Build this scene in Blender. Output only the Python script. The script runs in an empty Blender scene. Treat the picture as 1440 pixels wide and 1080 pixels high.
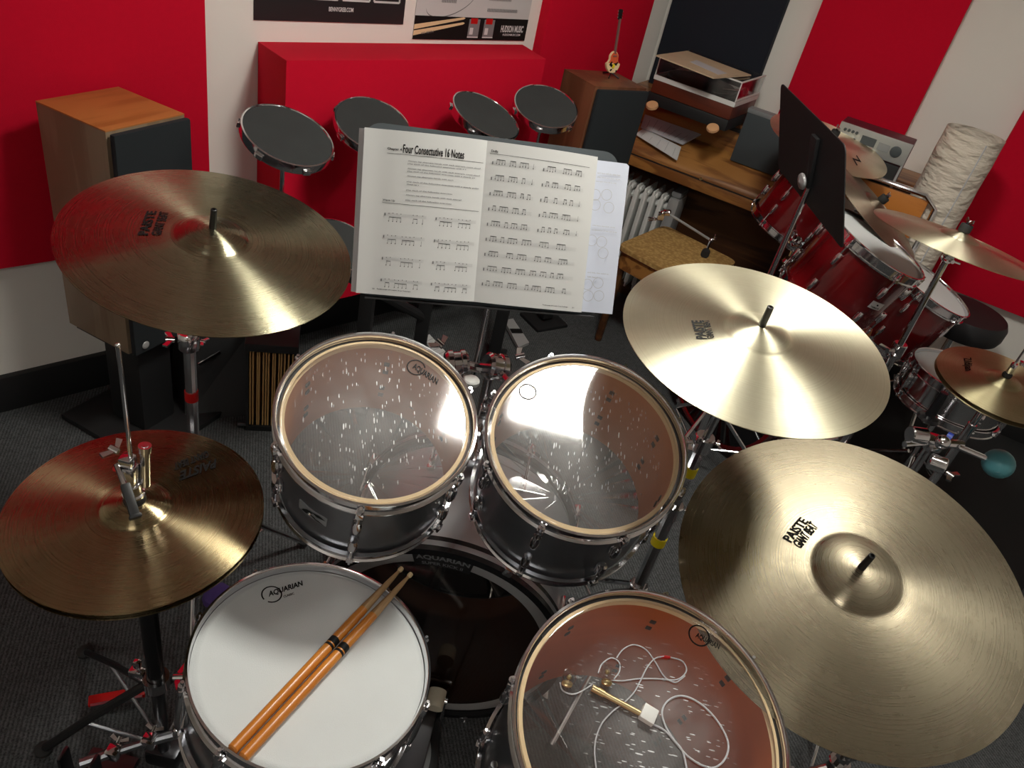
import bpy, bmesh, math, random
from mathutils import Vector, Matrix, Quaternion
from math import sin, cos, pi, radians, sqrt
random.seed(7)
C = bpy.context.scene.collection
# ------------------------------------------------------------------ camera calibration (1440x1080, f = 1078 px)
F, PX, PY, H = 1078.0, 720.0, 540.0, 1.74
_d = Vector((345-PX, 2050-PY, F)).normalized()
_up = -_d
_Y = (Vector((0,0,1)) - _up*_up.z).normalized()
_X = _Y.cross(_up)
RC = Matrix((_X, _Y, _up))            # camera (x right, y down, z fwd) -> world
O = Vector((0,0,H))
def ray(u,v): return (RC @ Vector((u-PX, v-PY, F))).normalized()
def at_z(u,v,z):
    d = ray(u,v); return O + d*((z-H)/d.z)
def pln(u,v,p,n):
    d = ray(u,v); return O + d*((Vector(p)-O).dot(n)/d.dot(n))
def at_d(u,v,t): return O + ray(u,v)*t
cam = bpy.data.cameras.new('camera'); co = bpy.data.objects.new('camera', cam); C.objects.link(co)
cam.sensor_fit='HORIZONTAL'; cam.sensor_width=36; cam.lens=36*F/1440; cam.clip_start=.02
xr=RC@Vector((1,0,0)); yd=RC@Vector((0,1,0)); zf=RC@Vector((0,0,1))
m=Matrix.Identity(4)
for i in range(3): m[i][0]=xr[i]; m[i][1]=-yd[i]; m[i][2]=-zf[i]
m.translation=O; co.matrix_world=m
S=bpy.context.scene; S.camera=co
S.view_settings.view_transform='Standard'; S.view_settings.look='None'; S.view_settings.gamma=1; S.view_settings.exposure=0.46
S.view_settings.use_curve_mapping=False
# ------------------------------------------------------------------ materials
def lin(c): return tuple(((x/12.92) if x<=.04045 else ((x+.055)/1.055)**2.4) for x in c)
def srgb(r,g,b): return lin((r/255,g/255,b/255))
def mat(name, col, rough=.5, metal=0, bump=0, bdist=.002, bscale=200, var=0, vscale=8, spec=.5, coat=0, emit=0, alpha=1, stretch=None):
    m=bpy.data.materials.new(name); m.use_nodes=True; nt=m.node_tree; p=nt.nodes['Principled BSDF']
    p.inputs['Base Color'].default_value=(*col,1); p.inputs['Roughness'].default_value=rough; p.inputs['Metallic'].default_value=metal
    p.inputs['Specular IOR Level'].default_value=spec; p.inputs['Coat Weight'].default_value=coat
    if emit: p.inputs['Emission Color'].default_value=(*col,1); p.inputs['Emission Strength'].default_value=emit
    tc=nt.nodes.new('ShaderNodeTexCoord'); src=tc.outputs['Object']
    if stretch:
        mp=nt.nodes.new('ShaderNodeMapping'); mp.inputs['Scale'].default_value=stretch; nt.links.new(src,mp.inputs[0]); src=mp.outputs[0]
    if bump:
        n=nt.nodes.new('ShaderNodeTexNoise'); n.inputs['Scale'].default_value=bscale; n.inputs['Detail'].default_value=3
        b=nt.nodes.new('ShaderNodeBump'); b.inputs['Strength'].default_value=bump; b.inputs['Distance'].default_value=bdist
        nt.links.new(src,n.inputs['Vector']); nt.links.new(n.outputs['Fac'],b.inputs['Height']); nt.links.new(b.outputs[0],p.inputs['Normal'])
    if var:
        n=nt.nodes.new('ShaderNodeTexNoise'); n.inputs['Scale'].default_value=vscale; n.inputs['Detail'].default_value=5
        r=nt.nodes.new('ShaderNodeMapRange'); r.inputs[3].default_value=1-var; r.inputs[4].default_value=1+var
        mx=nt.nodes.new('ShaderNodeMix'); mx.data_type='RGBA'; mx.blend_type='MULTIPLY'; mx.inputs[0].default_value=1
        nt.links.new(src,n.inputs['Vector']); nt.links.new(n.outputs['Fac'],r.inputs[0]); mx.inputs[6].default_value=(*col,1)
        nt.links.new(r.outputs[0],mx.inputs[7]); nt.links.new(mx.outputs[2],p.inputs['Base Color'])
    return m
M={}
M['chrome']=mat('chrome',(.78,.78,.8),.12,1)
M['steel']=mat('brushed_steel',(.42,.44,.47),.32,1,var=.1,vscale=30)
M['dark_steel']=mat('dark_metal',(.12,.12,.13),.3,1)
M['black']=mat('black_plastic',(.012,.012,.013),.45)
M['blackm']=mat('black_paint',(.010,.010,.011),.55)
M['blackg']=mat('black_gloss',(.008,.008,.009),.2)
M['rubber']=mat('black_rubber',(.015,.015,.015),.8)
M['charcoal']=mat('practice_rubber',srgb(44,46,46),.9,bump=.4,bscale=400,var=.25,vscale=14)
M['navy']=mat('navy_fabric',srgb(27,33,44),.95,bump=.6,bscale=900)
M['grille']=mat('speaker_cloth',srgb(28,34,38),.95,bump=.5,bscale=1200)
M['red']=mat('red_fabric',srgb(208,8,44),.92,bump=.5,bscale=700,var=.05,vscale=60,spec=.2)
M['wall']=mat('wall_paint',srgb(238,234,227),.8,bump=.06,bscale=120,var=.02,vscale=3,spec=.3)
M['ceil']=mat('ceiling_paint',srgb(238,237,233),.9)
M['white']=mat('white_paint',srgb(225,225,222),.45)
M['paper']=mat('white_paper',srgb(204,204,203),.7,spec=.3)
M['paper2']=mat('grey_paper',srgb(190,190,194),.7,spec=.3)
M['paperb']=mat('bluish_paper',srgb(202,207,222),.7,spec=.3)
M['ink']=mat('ink',(.008,.008,.008),.6,spec=.2)
M['inkg']=mat('grey_ink',(.16,.16,.165),.7)
M['inkl']=mat('light_ink',(.42,.42,.43),.7)
M['wink']=mat('white_print',srgb(215,215,215),.6)
M['poster']=mat('black_poster',srgb(38,38,40),.35,spec=.4)
M['tan']=mat('tan_paper',srgb(178,138,86),.8,var=.15,vscale=40)
M['maple']=mat('maple_inner',srgb(200,138,92),.5,var=.12,vscale=6,stretch=(1,1,6))
M['edge']=mat('maple_edge',srgb(232,205,160),.55)
M['amber']=mat('amber_maple_inner',srgb(205,112,56),.5,var=.12,vscale=6,stretch=(1,1,6))
M['bronze']=mat('bolt_metal',(.06,.05,.045),.5,.6)
M['gold']=mat('brass_small',(.7,.55,.3),.3,1)
M['grey']=mat('grey_plastic',srgb(128,130,132),.5)
M['lgrey']=mat('light_grey_metal',srgb(165,165,165),.4,.2)
M['dgrey']=mat('dark_grey_board',srgb(62,68,72),.7)
M['shellred']=mat('red_lacquer',srgb(98,10,14),.18,coat=.8,var=.35,vscale=5,stretch=(1,1,4))
M['shellgrey']=mat('gunmetal_wrap',(.17,.18,.20),.36,.8,var=.2,vscale=14)
M['shellkick']=mat('silver_wrap',(.58,.62,.66),.3,.85)
M['teal']=mat('teal_plastic',srgb(95,165,175),.35,var=.15,vscale=40)
M['yellow']=mat('yellow_tape',srgb(225,205,20),.5)
M['redtape']=mat('red_tape',srgb(190,15,15),.45)
M['purple']=mat('purple_cloth',srgb(70,50,110),.9)
M['green']=mat('teal_paint',srgb(60,140,130),.4)
M['cream']=mat('cream_felt',srgb(205,200,180),.9)
M['beech']=mat('beech_foot',srgb(215,165,120),.5)
M['leather']=mat('black_vinyl',(.012,.012,.014),.6,bump=.3,bscale=300)
M['clear']=None
def wood(name,c1,c2,scale=6,rough=.4,axis='X',dist=6):
    m=mat(name,c1,rough,coat=.1); nt=m.node_tree; p=nt.nodes['Principled BSDF']
    tc=nt.nodes.new('ShaderNodeTexCoord'); mp=nt.nodes.new('ShaderNodeMapping')
    mp.inputs['Scale'].default_value={'X':(.12,1,1),'Y':(1,.12,1),'Z':(1,1,.12)}[axis]
    n=nt.nodes.new('ShaderNodeTexNoise'); n.inputs['Scale'].default_value=scale; n.inputs['Detail'].default_value=4; n.inputs['Distortion'].default_value=.6
    w=nt.nodes.new('ShaderNodeTexNoise'); w.inputs['Scale'].default_value=scale*14; w.inputs['Detail'].default_value=3
    cr=nt.nodes.new('ShaderNodeValToRGB'); cr.color_ramp.elements[0].position=.32; cr.color_ramp.elements[1].position=.68
    cr.color_ramp.elements[0].color=(*c2,1); cr.color_ramp.elements[1].color=(*c1,1)
    a=nt.nodes.new('ShaderNodeMath'); a.operation='MULTIPLY_ADD'; a.inputs[1].default_value=.35; 
    mu=nt.nodes.new('ShaderNodeMath'); mu.operation='MULTIPLY'; mu.inputs[1].default_value=.65
    nt.links.new(tc.outputs['Object'],mp.inputs[0]); nt.links.new(mp.outputs[0],n.inputs[0]); nt.links.new(mp.outputs[0],w.inputs[0])
    sn=nt.nodes.new('ShaderNodeMath'); sn.operation='SINE'; mm=nt.nodes.new('ShaderNodeMath'); mm.operation='MULTIPLY'; mm.inputs[1].default_value=dist*6
    h=nt.nodes.new('ShaderNodeMath'); h.operation='MULTIPLY_ADD'; h.inputs[1].default_value=.5; h.inputs[2].default_value=.5
    nt.links.new(n.outputs['Fac'],mm.inputs[0]); nt.links.new(mm.outputs[0],sn.inputs[0]); nt.links.new(sn.outputs[0],h.inputs[0])
    nt.links.new(h.outputs[0],mu.inputs[0]); nt.links.new(w.outputs['Fac'],a.inputs[0]); nt.links.new(mu.outputs[0],a.inputs[2])
    nt.links.new(a.outputs[0],cr.inputs[0]); nt.links.new(cr.outputs[0],p.inputs['Base Color'])
    return m
M['cherry']=wood('cherry_veneer',srgb(178,112,58),srgb(160,96,46),10,.45,'X',3)
M['cherryshade']=wood('cherry_side_shaded',srgb(140,120,98),srgb(126,104,82),7,.5,'Z',3)  # cherry greyed to put the shade on the cabinet side into its colour
M['walnut']=wood('walnut_veneer',srgb(118,76,52),srgb(98,60,40),8,.45,'Z',3)
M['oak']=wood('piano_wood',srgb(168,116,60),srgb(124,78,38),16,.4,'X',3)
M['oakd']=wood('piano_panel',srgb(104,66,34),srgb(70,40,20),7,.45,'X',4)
M['mahog']=wood('plinth_wood',srgb(96,42,26),srgb(74,30,18),9,.4,'X',3)
M['stickw']=wood('hickory_lacquered',srgb(226,150,62),srgb(196,118,40),20,.35,'Z',2)
M['stickt']=wood('worn_hickory',srgb(196,160,116),srgb(150,112,72),30,.6,'Z',3)
M['ply']=wood('plywood',srgb(190,118,50),srgb(160,92,36),9,.4,'X',3)
def leopard():
    m=mat('mottled_cork',srgb(176,138,76),.7); nt=m.node_tree; p=nt.nodes['Principled BSDF']
    tc=nt.nodes.new('ShaderNodeTexCoord'); v=nt.nodes.new('ShaderNodeTexVoronoi'); v.inputs['Scale'].default_value=70
    cr=nt.nodes.new('ShaderNodeValToRGB'); cr.color_ramp.elements[0].color=(*srgb(204,170,108),1); cr.color_ramp.elements[1].color=(*srgb(160,124,70),1); cr.color_ramp.elements[1].position=.7
    nt.links.new(tc.outputs['Object'],v.inputs[0]); nt.links.new(v.outputs['Distance'],cr.inputs[0]); nt.links.new(cr.outputs[0],p.inputs['Base Color']); return m
M['cork']=leopard()
def carpet():
    m=mat('ribbed_carpet',srgb(50,52,54),.95,spec=.15); nt=m.node_tree; p=nt.nodes['Principled BSDF']
    tc=nt.nodes.new('ShaderNodeTexCoord'); mp=nt.nodes.new('ShaderNodeMapping'); mp.inputs['Rotation'].default_value=(0,0,radians(-22))
    nt.links.new(tc.outputs['Object'],mp.inputs[0])
    w=nt.nodes.new('ShaderNodeTexWave'); w.bands_direction='X'; w.inputs['Scale'].default_value=36; w.inputs['Distortion'].default_value=2.5; w.inputs['Detail'].default_value=2; w.inputs['Detail Scale'].default_value=6
    n=nt.nodes.new('ShaderNodeTexNoise'); n.inputs['Scale'].default_value=260; n.inputs['Detail'].default_value=4
    n2=nt.nodes.new('ShaderNodeTexNoise'); n2.inputs['Scale'].default_value=90
    for x in (w,n,n2): nt.links.new(mp.outputs[0],x.inputs[0])
    wq=nt.nodes.new('ShaderNodeMath'); wq.operation='MULTIPLY_ADD'; wq.inputs[1].default_value=.6; wq.inputs[2].default_value=.2; nt.links.new(w.outputs['Fac'],wq.inputs[0])
    mx=nt.nodes.new('ShaderNodeMath'); mx.operation='MULTIPLY'; nt.links.new(wq.outputs[0],mx.inputs[0]); nt.links.new(n2.outputs['Fac'],mx.inputs[1])
    ad=nt.nodes.new('ShaderNodeMath'); ad.operation='ADD'; nt.links.new(mx.outputs[0],ad.inputs[0]); nt.links.new(n.outputs['Fac'],ad.inputs[1])
    cr=nt.nodes.new('ShaderNodeValToRGB'); cr.color_ramp.elements[0].position=.35; cr.color_ramp.elements[1].position=1.0
    cr.color_ramp.elements[0].color=(*srgb(30,32,33),1); cr.color_ramp.elements[1].color=(*srgb(92,94,95),1)
    nt.links.new(ad.outputs[0],cr.inputs[0]); nt.links.new(cr.outputs[0],p.inputs['Base Color'])
    b=nt.nodes.new('ShaderNodeBump'); b.inputs['Strength'].default_value=.7; b.inputs['Distance'].default_value=.004
    nt.links.new(ad.outputs[0],b.inputs['Height']); nt.links.new(b.outputs[0],p.inputs['Normal']); return m
M['carpet']=carpet()
def cymbal_mat(name,c1,c2,rough,hammer=.3,dirt=.3):
    m=bpy.data.materials.new(name); m.use_nodes=True; nt=m.node_tree; p=nt.nodes['Principled BSDF']; L=nt.links.new
    p.inputs['Metallic'].default_value=1; p.inputs['Roughness'].default_value=rough
    p.inputs['Anisotropic'].default_value=.93; p.inputs['Anisotropic Rotation'].default_value=ANIROT
    tg=nt.nodes.new('ShaderNodeTangent'); tg.direction_type='RADIAL'; tg.axis='Z'; L(tg.outputs[0],p.inputs['Tangent'])
    tc=nt.nodes.new('ShaderNodeTexCoord'); sx=nt.nodes.new('ShaderNodeSeparateXYZ'); L(tc.outputs['Object'],sx.inputs[0])
    cx=nt.nodes.new('ShaderNodeCombineXYZ'); L(sx.outputs[0],cx.inputs[0]); L(sx.outputs[1],cx.inputs[1])
    ln=nt.nodes.new('ShaderNodeVectorMath'); ln.operation='LENGTH'; L(cx.outputs[0],ln.inputs[0])
    # grooves: noise of radius only
    cr_=nt.nodes.new('ShaderNodeCombineXYZ'); L(ln.outputs['Value'],cr_.inputs[0])
    g=nt.nodes.new('ShaderNodeTexNoise'); g.inputs['Scale'].default_value=420; g.inputs['Detail'].default_value=4; L(cr_.outputs[0],g.inputs[0])
    nh=nt.nodes.new('ShaderNodeTexVoronoi'); nh.inputs['Scale'].default_value=85; nh.feature='SMOOTH_F1'; L(tc.outputs['Object'],nh.inputs[0])
    nd=nt.nodes.new('ShaderNodeTexNoise'); nd.inputs['Scale'].default_value=9; nd.inputs['Detail'].default_value=8; nd.inputs['Roughness'].default_value=.7; L(tc.outputs['Object'],nd.inputs[0])
    b1=nt.nodes.new('ShaderNodeBump'); b1.inputs['Strength'].default_value=.1; b1.inputs['Distance'].default_value=.0006; L(g.outputs['Fac'],b1.inputs['Height'])
    b2=nt.nodes.new('ShaderNodeBump'); b2.inputs['Strength'].default_value=hammer; b2.inputs['Distance'].default_value=.0012; L(nh.outputs['Distance'],b2.inputs['Height']); L(b1.outputs[0],b2.inputs['Normal'])
    L(b2.outputs[0],p.inputs['Normal'])
    mx=nt.nodes.new('ShaderNodeMath'); mx.operation='MULTIPLY_ADD'; mx.inputs[1].default_value=.5; L(g.outputs['Fac'],mx.inputs[0]); 
    m2=nt.nodes.new('ShaderNodeMath'); m2.operation='MULTIPLY'; m2.inputs[1].default_value=.5; L(nd.outputs['Fac'],m2.inputs[0]); L(m2.outputs[0],mx.inputs[2])
    cr=nt.nodes.new('ShaderNodeValToRGB'); cr.color_ramp.elements[0].position=.38; cr.color_ramp.elements[1].position=.62
    cr.color_ramp.elements[0].color=(*c2,1); cr.color_ramp.elements[1].color=(*c1,1); L(mx.outputs[0],cr.inputs[0]); L(cr.outputs[0],p.inputs['Base Color'])
    rr=nt.nodes.new('ShaderNodeMapRange'); rr.inputs[3].default_value=rough+.1; rr.inputs[4].default_value=max(.08,rough-.06); L(mx.outputs[0],rr.inputs[0]); rr.inputs[1].default_value=.3; rr.inputs[2].default_value=.7
    L(rr.outputs[0],p.inputs['Roughness'])
    return m
ANIROT=0.25
M['cym_l']=cymbal_mat('aged_bronze_olive',(.42,.39,.27),(.31,.29,.19),.25,.08)
M['cym_hh']=cymbal_mat('aged_bronze_brown',(.42,.34,.20),(.30,.24,.13),.25,.08)
M['cym_r']=cymbal_mat('bright_bronze',(.85,.81,.62),(.74,.69,.50),.40,.10)
M['cym_ride']=cymbal_mat('aged_bronze_ride',(.41,.36,.26),(.31,.27,.19),.26,.06)
M['cym_z']=cymbal_mat('lathed_brass',(.55,.50,.31),(.44,.38,.22),.42,.05)
M['cym_dark']=cymbal_mat('dark_bronze',(.38,.32,.24),(.28,.23,.17),.4,.05)
def clear_head(name,scr=.35,c=(1,1,1),ceil_veil=.075,refl=.13):
    m=bpy.data.materials.new(name); m.use_nodes=True; nt=m.node_tree; L=nt.links.new; nt.nodes.remove(nt.nodes['Principled BSDF'])
    out=nt.nodes['Material Output']; tr=nt.nodes.new('ShaderNodeBsdfTransparent'); tr.inputs[0].default_value=(*c,1)
    gl=nt.nodes.new('ShaderNodeBsdfGlossy'); gl.inputs['Roughness'].default_value=.07
    lw=nt.nodes.new('ShaderNodeLayerWeight'); lw.inputs['Blend'].default_value=.5
    pw=nt.nodes.new('ShaderNodeMath'); pw.operation='POWER'; pw.inputs[1].default_value=4; L(lw.outputs['Facing'],pw.inputs[0])
    fr=nt.nodes.new('ShaderNodeMath'); fr.operation='MULTIPLY_ADD'; fr.inputs[1].default_value=.85; fr.inputs[2].default_value=refl; L(pw.outputs[0],fr.inputs[0])
    ms=nt.nodes.new('ShaderNodeMixShader'); L(fr.outputs[0],ms.inputs[0]); L(tr.outputs[0],ms.inputs[1]); L(gl.outputs[0],ms.inputs[2])
    cur=ms.outputs[0]
    if scr:
        tc=nt.nodes.new('ShaderNodeTexCoord')
        masks=[]
        for rot,sc in ((.5,150),(-.3,120),(.12,190),(-.12,170)):
            mp=nt.nodes.new('ShaderNodeMapping'); mp.inputs['Rotation'].default_value=(0,0,rot); mp.inputs['Scale'].default_value=(1,.18,1); mp.inputs['Location'].default_value=(rot,rot*2,0); L(tc.outputs['Object'],mp.inputs[0])
            v=nt.nodes.new('ShaderNodeTexVoronoi'); v.inputs['Scale'].default_value=sc; L(mp.outputs[0],v.inputs[0])
            lt=nt.nodes.new('ShaderNodeMath'); lt.operation='LESS_THAN'; lt.inputs[1].default_value=.13; L(v.outputs['Distance'],lt.inputs[0])
            sp=nt.nodes.new('ShaderNodeSeparateColor'); L(v.outputs['Color'],sp.inputs[0])
            gt=nt.nodes.new('ShaderNodeMath'); gt.operation='GREATER_THAN'; gt.inputs[1].default_value=.05; L(sp.outputs[0],gt.inputs[0])
            mu=nt.nodes.new('ShaderNodeMath'); mu.operation='MULTIPLY'; L(lt.outputs[0],mu.inputs[0]); L(gt.outputs[0],mu.inputs[1]); masks.append(mu)
        a=nt.nodes.new('ShaderNodeMath'); a.operation='MAXIMUM'; L(masks[0].outputs[0],a.inputs[0]); L(masks[1].outputs[0],a.inputs[1])
        a2=nt.nodes.new('ShaderNodeMath'); a2.operation='MAXIMUM'; L(a.outputs[0],a2.inputs[0]); L(masks[2].outputs[0],a2.inputs[1])
        a3_=nt.nodes.new('ShaderNodeMath'); a3_.operation='MAXIMUM'; L(a2.outputs[0],a3_.inputs[0]); L(masks[3].outputs[0],a3_.inputs[1])
        ln=nt.nodes.new('ShaderNodeVectorMath'); ln.operation='LENGTH'; L(tc.outputs['Object'],ln.inputs[0])
        mr=nt.nodes.new('ShaderNodeMapRange'); mr.inputs[1].default_value=.04; mr.inputs[2].default_value=.145; mr.inputs[3].default_value=1; mr.inputs[4].default_value=.0; L(ln.outputs['Value'],mr.inputs[0])
        nz=nt.nodes.new('ShaderNodeTexNoise'); nz.inputs['Scale'].default_value=22; L(tc.outputs['Object'],nz.inputs[0])
        q=nt.nodes.new('ShaderNodeMath'); q.operation='MULTIPLY'; L(mr.outputs[0],q.inputs[0]); L(nz.outputs['Fac'],q.inputs[1])
        q2=nt.nodes.new('ShaderNodeMath'); q2.operation='MULTIPLY'; L(q.outputs[0],q2.inputs[0]); L(a3_.outputs[0],q2.inputs[1])
        q3=nt.nodes.new('ShaderNodeMath'); q3.operation='MULTIPLY'; q3.inputs[1].default_value=scr*7; q3.use_clamp=True; L(q2.outputs[0],q3.inputs[0])
        haze=nt.nodes.new('ShaderNodeMath'); haze.operation='MULTIPLY_ADD'; haze.inputs[1].default_value=.3; L(q.outputs[0],haze.inputs[0]); L(q3.outputs[0],haze.inputs[2]); haze.use_clamp=True
        hz=nt.nodes.new('ShaderNodeMath'); hz.operation='ADD'; hz.inputs[1].default_value=ceil_veil; L(haze.outputs[0],hz.inputs[0])  # even diffuse veil, paints the ceiling's reflection over the head
        df=nt.nodes.new('ShaderNodeBsdfDiffuse'); df.inputs[0].default_value=(.8,.8,.8,1)
        m2=nt.nodes.new('ShaderNodeMixShader'); L(hz.outputs[0],m2.inputs[0]); L(cur,m2.inputs[1]); L(df.outputs[0],m2.inputs[2]); cur=m2.outputs[0]
    L(cur,out.inputs[0]); return m
M['clear']=clear_head('clear_drumhead_scratched')
M['clearf']=clear_head('clear_drumhead_floor_tom',.25,ceil_veil=.03,refl=.09)
M['clearp']=clear_head('clear_film',0)
M['acrylic']=clear_head('clear_acrylic_lid',0,(.93,.94,.94))
M['smoke']=clear_head('dark_clear_head',0,(.55,.5,.45))
M['coated']=mat('coated_white_head',srgb(214,217,217),.75,bump=.25,bscale=600,var=.04,vscale=16)
M['lampp']=mat('crinkled_paper',srgb(212,202,188),.85,bump=1.0,bdist=.024,bscale=15,stretch=(1,1,2.6),var=.06,vscale=20)
M['sleeve']=mat('record_sleeve',srgb(196,176,146),.6,var=.15,vscale=12)
M['silver_panel']=mat('silver_faceplate',srgb(158,158,156),.4,.3)
M['maroon']=mat('maroon_case',srgb(82,26,40),.5)
M['light']=mat('lamp_diffuser',(1,.98,.89),.5,emit=58)
M['lightb']=mat('lamp_diffuser_warm',(1,.97,.88),.5,emit=21)
M['fill_light']=mat('fill_lamp_diffuser',(1,.96,.9),.5,emit=9.5)  # soft fill light added behind the drummer
# ------------------------------------------------------------------ mesh builder
def basis(n, up=None):
    n=Vector(n).normalized(); a=Vector(up) if up is not None else (Vector((0,0,1)) if abs(n.z)<.95 else Vector((1,0,0)))
    x=a.cross(n)
    if x.length<1e-6: x=Vector((1,0,0)).cross(n)
    x.normalize(); return x, n.cross(x), n
def frame(origin, z, x=None):
    z=Vector(z).normalized()
    if x is None: x,y,z=basis(z)
    else:
        x=Vector(x); x=(x-z*x.dot(z)).normalized(); y=z.cross(x)
    m=Matrix.Identity(4)
    for i in range(3): m[i][0]=x[i]; m[i][1]=y[i]; m[i][2]=z[i]
    m.translation=Vector(origin); return m
class MB:
    def __init__(s, T=None): s.v=[]; s.f=[]; s.mi=[]; s.cur=0; s.T=T or Matrix.Identity(4)
    def add(s, vs, fs, T=None):
        o=len(s.v); T=s.T@T if T is not None else s.T
        s.v+= [T@Vector(v) for v in vs]
        for f in fs: s.f.append([i+o for i in f]); s.mi.append(s.cur)
        return s
    def box(s, c, d, T=None, bev=0):
        x,y,z=[k/2 for k in d]; b=min(bev,x*.9,y*.9,z*.9)
        R=Matrix.Translation(Vector(c))
        T2=(T if T is not None else Matrix.Identity(4))@R
        if b<=0:
            vs=[(i*x,j*y,k*z) for i in(-1,1) for j in(-1,1) for k in(-1,1)]
            return s.add(vs,[(0,1,3,2),(4,6,7,5),(0,4,5,1),(2,3,7,6),(0,2,6,4),(1,5,7,3)],T2)
        bm=bmesh.new(); bmesh.ops.create_cube(bm,size=1)
        for v in bm.verts: v.co=Vector((v.co.x*2*x,v.co.y*2*y,v.co.z*2*z))
        bmesh.ops.bevel(bm,geom=list(bm.edges),offset=b,segments=2,profile=.6,affect='EDGES')
        bm.verts.index_update(); s.add([v.co.copy() for v in bm.verts],[[v.index for v in f.verts] for f in bm.faces],T2); bm.free(); return s
    def lathe(s, prof, T=None, seg=48, arc=None):
        n=len(prof); vs=[]; fs=[]
        for k in range(seg):
            a=2*pi*k/seg
            for r,z in prof: vs.append((r*cos(a),r*sin(a),z))
        for k in range(seg):
            k2=(k+1)%seg
            for i in range(n-1):
                a,b,c,d=k*n+i,k2*n+i,k2*n+i+1,k*n+i+1
                if prof[i][0]<1e-7: fs.append((a,c,d))
                elif prof[i+1][0]<1e-7: fs.append((a,b,c))
                else: fs.append((a,b,c,d))
        return s.add(vs,fs,T)
    def cyl(s,p0,p1,r0,r1=None,seg=16):
        p0=Vector(p0);p1=Vector(p1); r1=r0 if r1 is None else r1; L=(p1-p0).length
        return s.lathe([(0,0),(r0,0),(r1,L),(0,L)],frame(p0,p1-p0),seg)
    def tube(s,pts,r,seg=10,cap=True,smooth=0,closed=False):
        pts=[Vector(p) for p in pts]
        if smooth:
            q=[]; n=len(pts)
            rng=range(n if closed else n-1)
            for i in rng:
                g=lambda j:pts[j%n] if closed else pts[max(0,min(n-1,j))]
                a,b,c,d=g(i-1),g(i),g(i+1),g(i+2)
                for k in range(smooth):
                    t=k/smooth; q.append(.5*((2*b)+(c-a)*t+(2*a-5*b+4*c-d)*t*t+(3*b-a-3*c+d)*t**3))
            if not closed: q.append(pts[-1])
            pts=q
        n=len(pts); vs=[]; fs=[]; prev=None
        for i,p in enumerate(pts):
            if closed: t=pts[(i+1)%n]-pts[i-1]
            else: t=pts[min(i+1,n-1)]-pts[max(i-1,0)]
            t.normalize()
            if prev is None: x,y,_=basis(t)
            else:
                x=prev-t*prev.dot(t)
                if x.length<1e-6: x=basis(t)[0]
                x.normalize(); y=t.cross(x)
            prev=x; rr=r[i] if isinstance(r,(list,tuple)) else r
            for k in range(seg):
                a=2*pi*k/seg; vs.append(p+(x*cos(a)+y*sin(a))*rr)
        for i in range(n if closed else n-1):
            j=(i+1)%n
            for k in range(seg): fs.append((i*seg+k,i*seg+(k+1)%seg,j*seg+(k+1)%seg,j*seg+k))
        if cap and not closed: fs.append(list(range(seg))[::-1]); fs.append([(n-1)*seg+k for k in range(seg)])
        return s.add(vs,fs)
    def prism(s,poly,h,T=None):
        n=len(poly); vs=[(x,y,0) for x,y in poly]+[(x,y,h) for x,y in poly]
        fs=[list(range(n))[::-1],[n+i for i in range(n)]]+[(i,(i+1)%n,n+(i+1)%n,n+i) for i in range(n)]
        return s.add(vs,fs,T)
    def sph(s,c,r,seg=16,T=None,sc=(1,1,1)):
        prof=[(r*sin(pi*i/(seg//2)),-r*cos(pi*i/(seg//2))) for i in range(seg//2+1)]
        prof[0]=(0,-r); prof[-1]=(0,r)
        m=Matrix.Translation(Vector(c))@Matrix.Diagonal((*sc,1))
        return s.lathe(prof,(T@m) if T is not None else m,seg)
    def torus(s,c,n,R,r,seg=64,ss=10,x=None):
        T=frame(c,n,x); pts=[T@Vector((R*cos(2*pi*i/seg),R*sin(2*pi*i/seg),0)) for i in range(seg)]
        return s.tube(pts,r,ss,closed=True)
    def hexa(s,p):   # 8 corners: 4 bottom, 4 top
        return s.add(p,[(3,2,1,0),(4,5,6,7),(0,1,5,4),(1,2,6,5),(2,3,7,6),(3,0,4,7)])
    def build(s,name,mats,parent=None,smooth=35,kind=None,label=None,cat=None,group=None):
        if not isinstance(mats,(list,tuple)): mats=[mats]
        me=bpy.data.meshes.new(name)
        inv=parent['_m'] if False else None
        P=ROOTM.get(parent.name) if parent is not None else None
        if P is None:
            if parent is None:
                cen=sum((v for v in s.v),Vector())/max(1,len(s.v)); zmin=min(v.z for v in s.v); P=s.T if s.T!=Matrix.Identity(4) else Matrix.Translation((cen.x,cen.y,zmin))
            else: P=Matrix.Identity(4)
        Pi=P.inverted()
        me.from_pydata([Pi@v for v in s.v],[],s.f)
        for m_ in mats: me.materials.append(M[m_] if isinstance(m_,str) else m_)
        for p,mi in zip(me.polygons,s.mi): p.material_index=mi
        bm=bmesh.new(); bm.from_mesh(me)
        if s.__dict__.get('fixn',True): bmesh.ops.recalc_face_normals(bm,faces=bm.faces)
        for f in bm.faces: f.smooth=True
        for e in bm.edges:
            if len(e.link_faces)==2 and e.calc_face_angle(0)>radians(smooth): e.smooth=False
        bm.to_mesh(me); bm.free()
        o=bpy.data.objects.new(name,me); C.objects.link(o)
        if parent is None: o.matrix_world=P; ROOTM[o.name]=P
        else: o.parent=parent; ROOTM[o.name]=P
        if kind: o['kind']=kind
        if label: o['label']=label
        if cat: o['category']=cat
        if group: o['group']=group
        return o
ROOTM={}
def thing(name,label,cat,T=None,group=None):
    o=bpy.data.objects.new(name,None); C.objects.link(o); o.empty_display_size=.05
    if T is None: T=Matrix.Identity(4)
    elif not isinstance(T,Matrix): T=Matrix.Translation(Vector(T))
    o.matrix_world=T; o['label']=label; o['category']=cat
    if group: o['group']=group
    ROOTM[o.name]=T; return o
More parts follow.
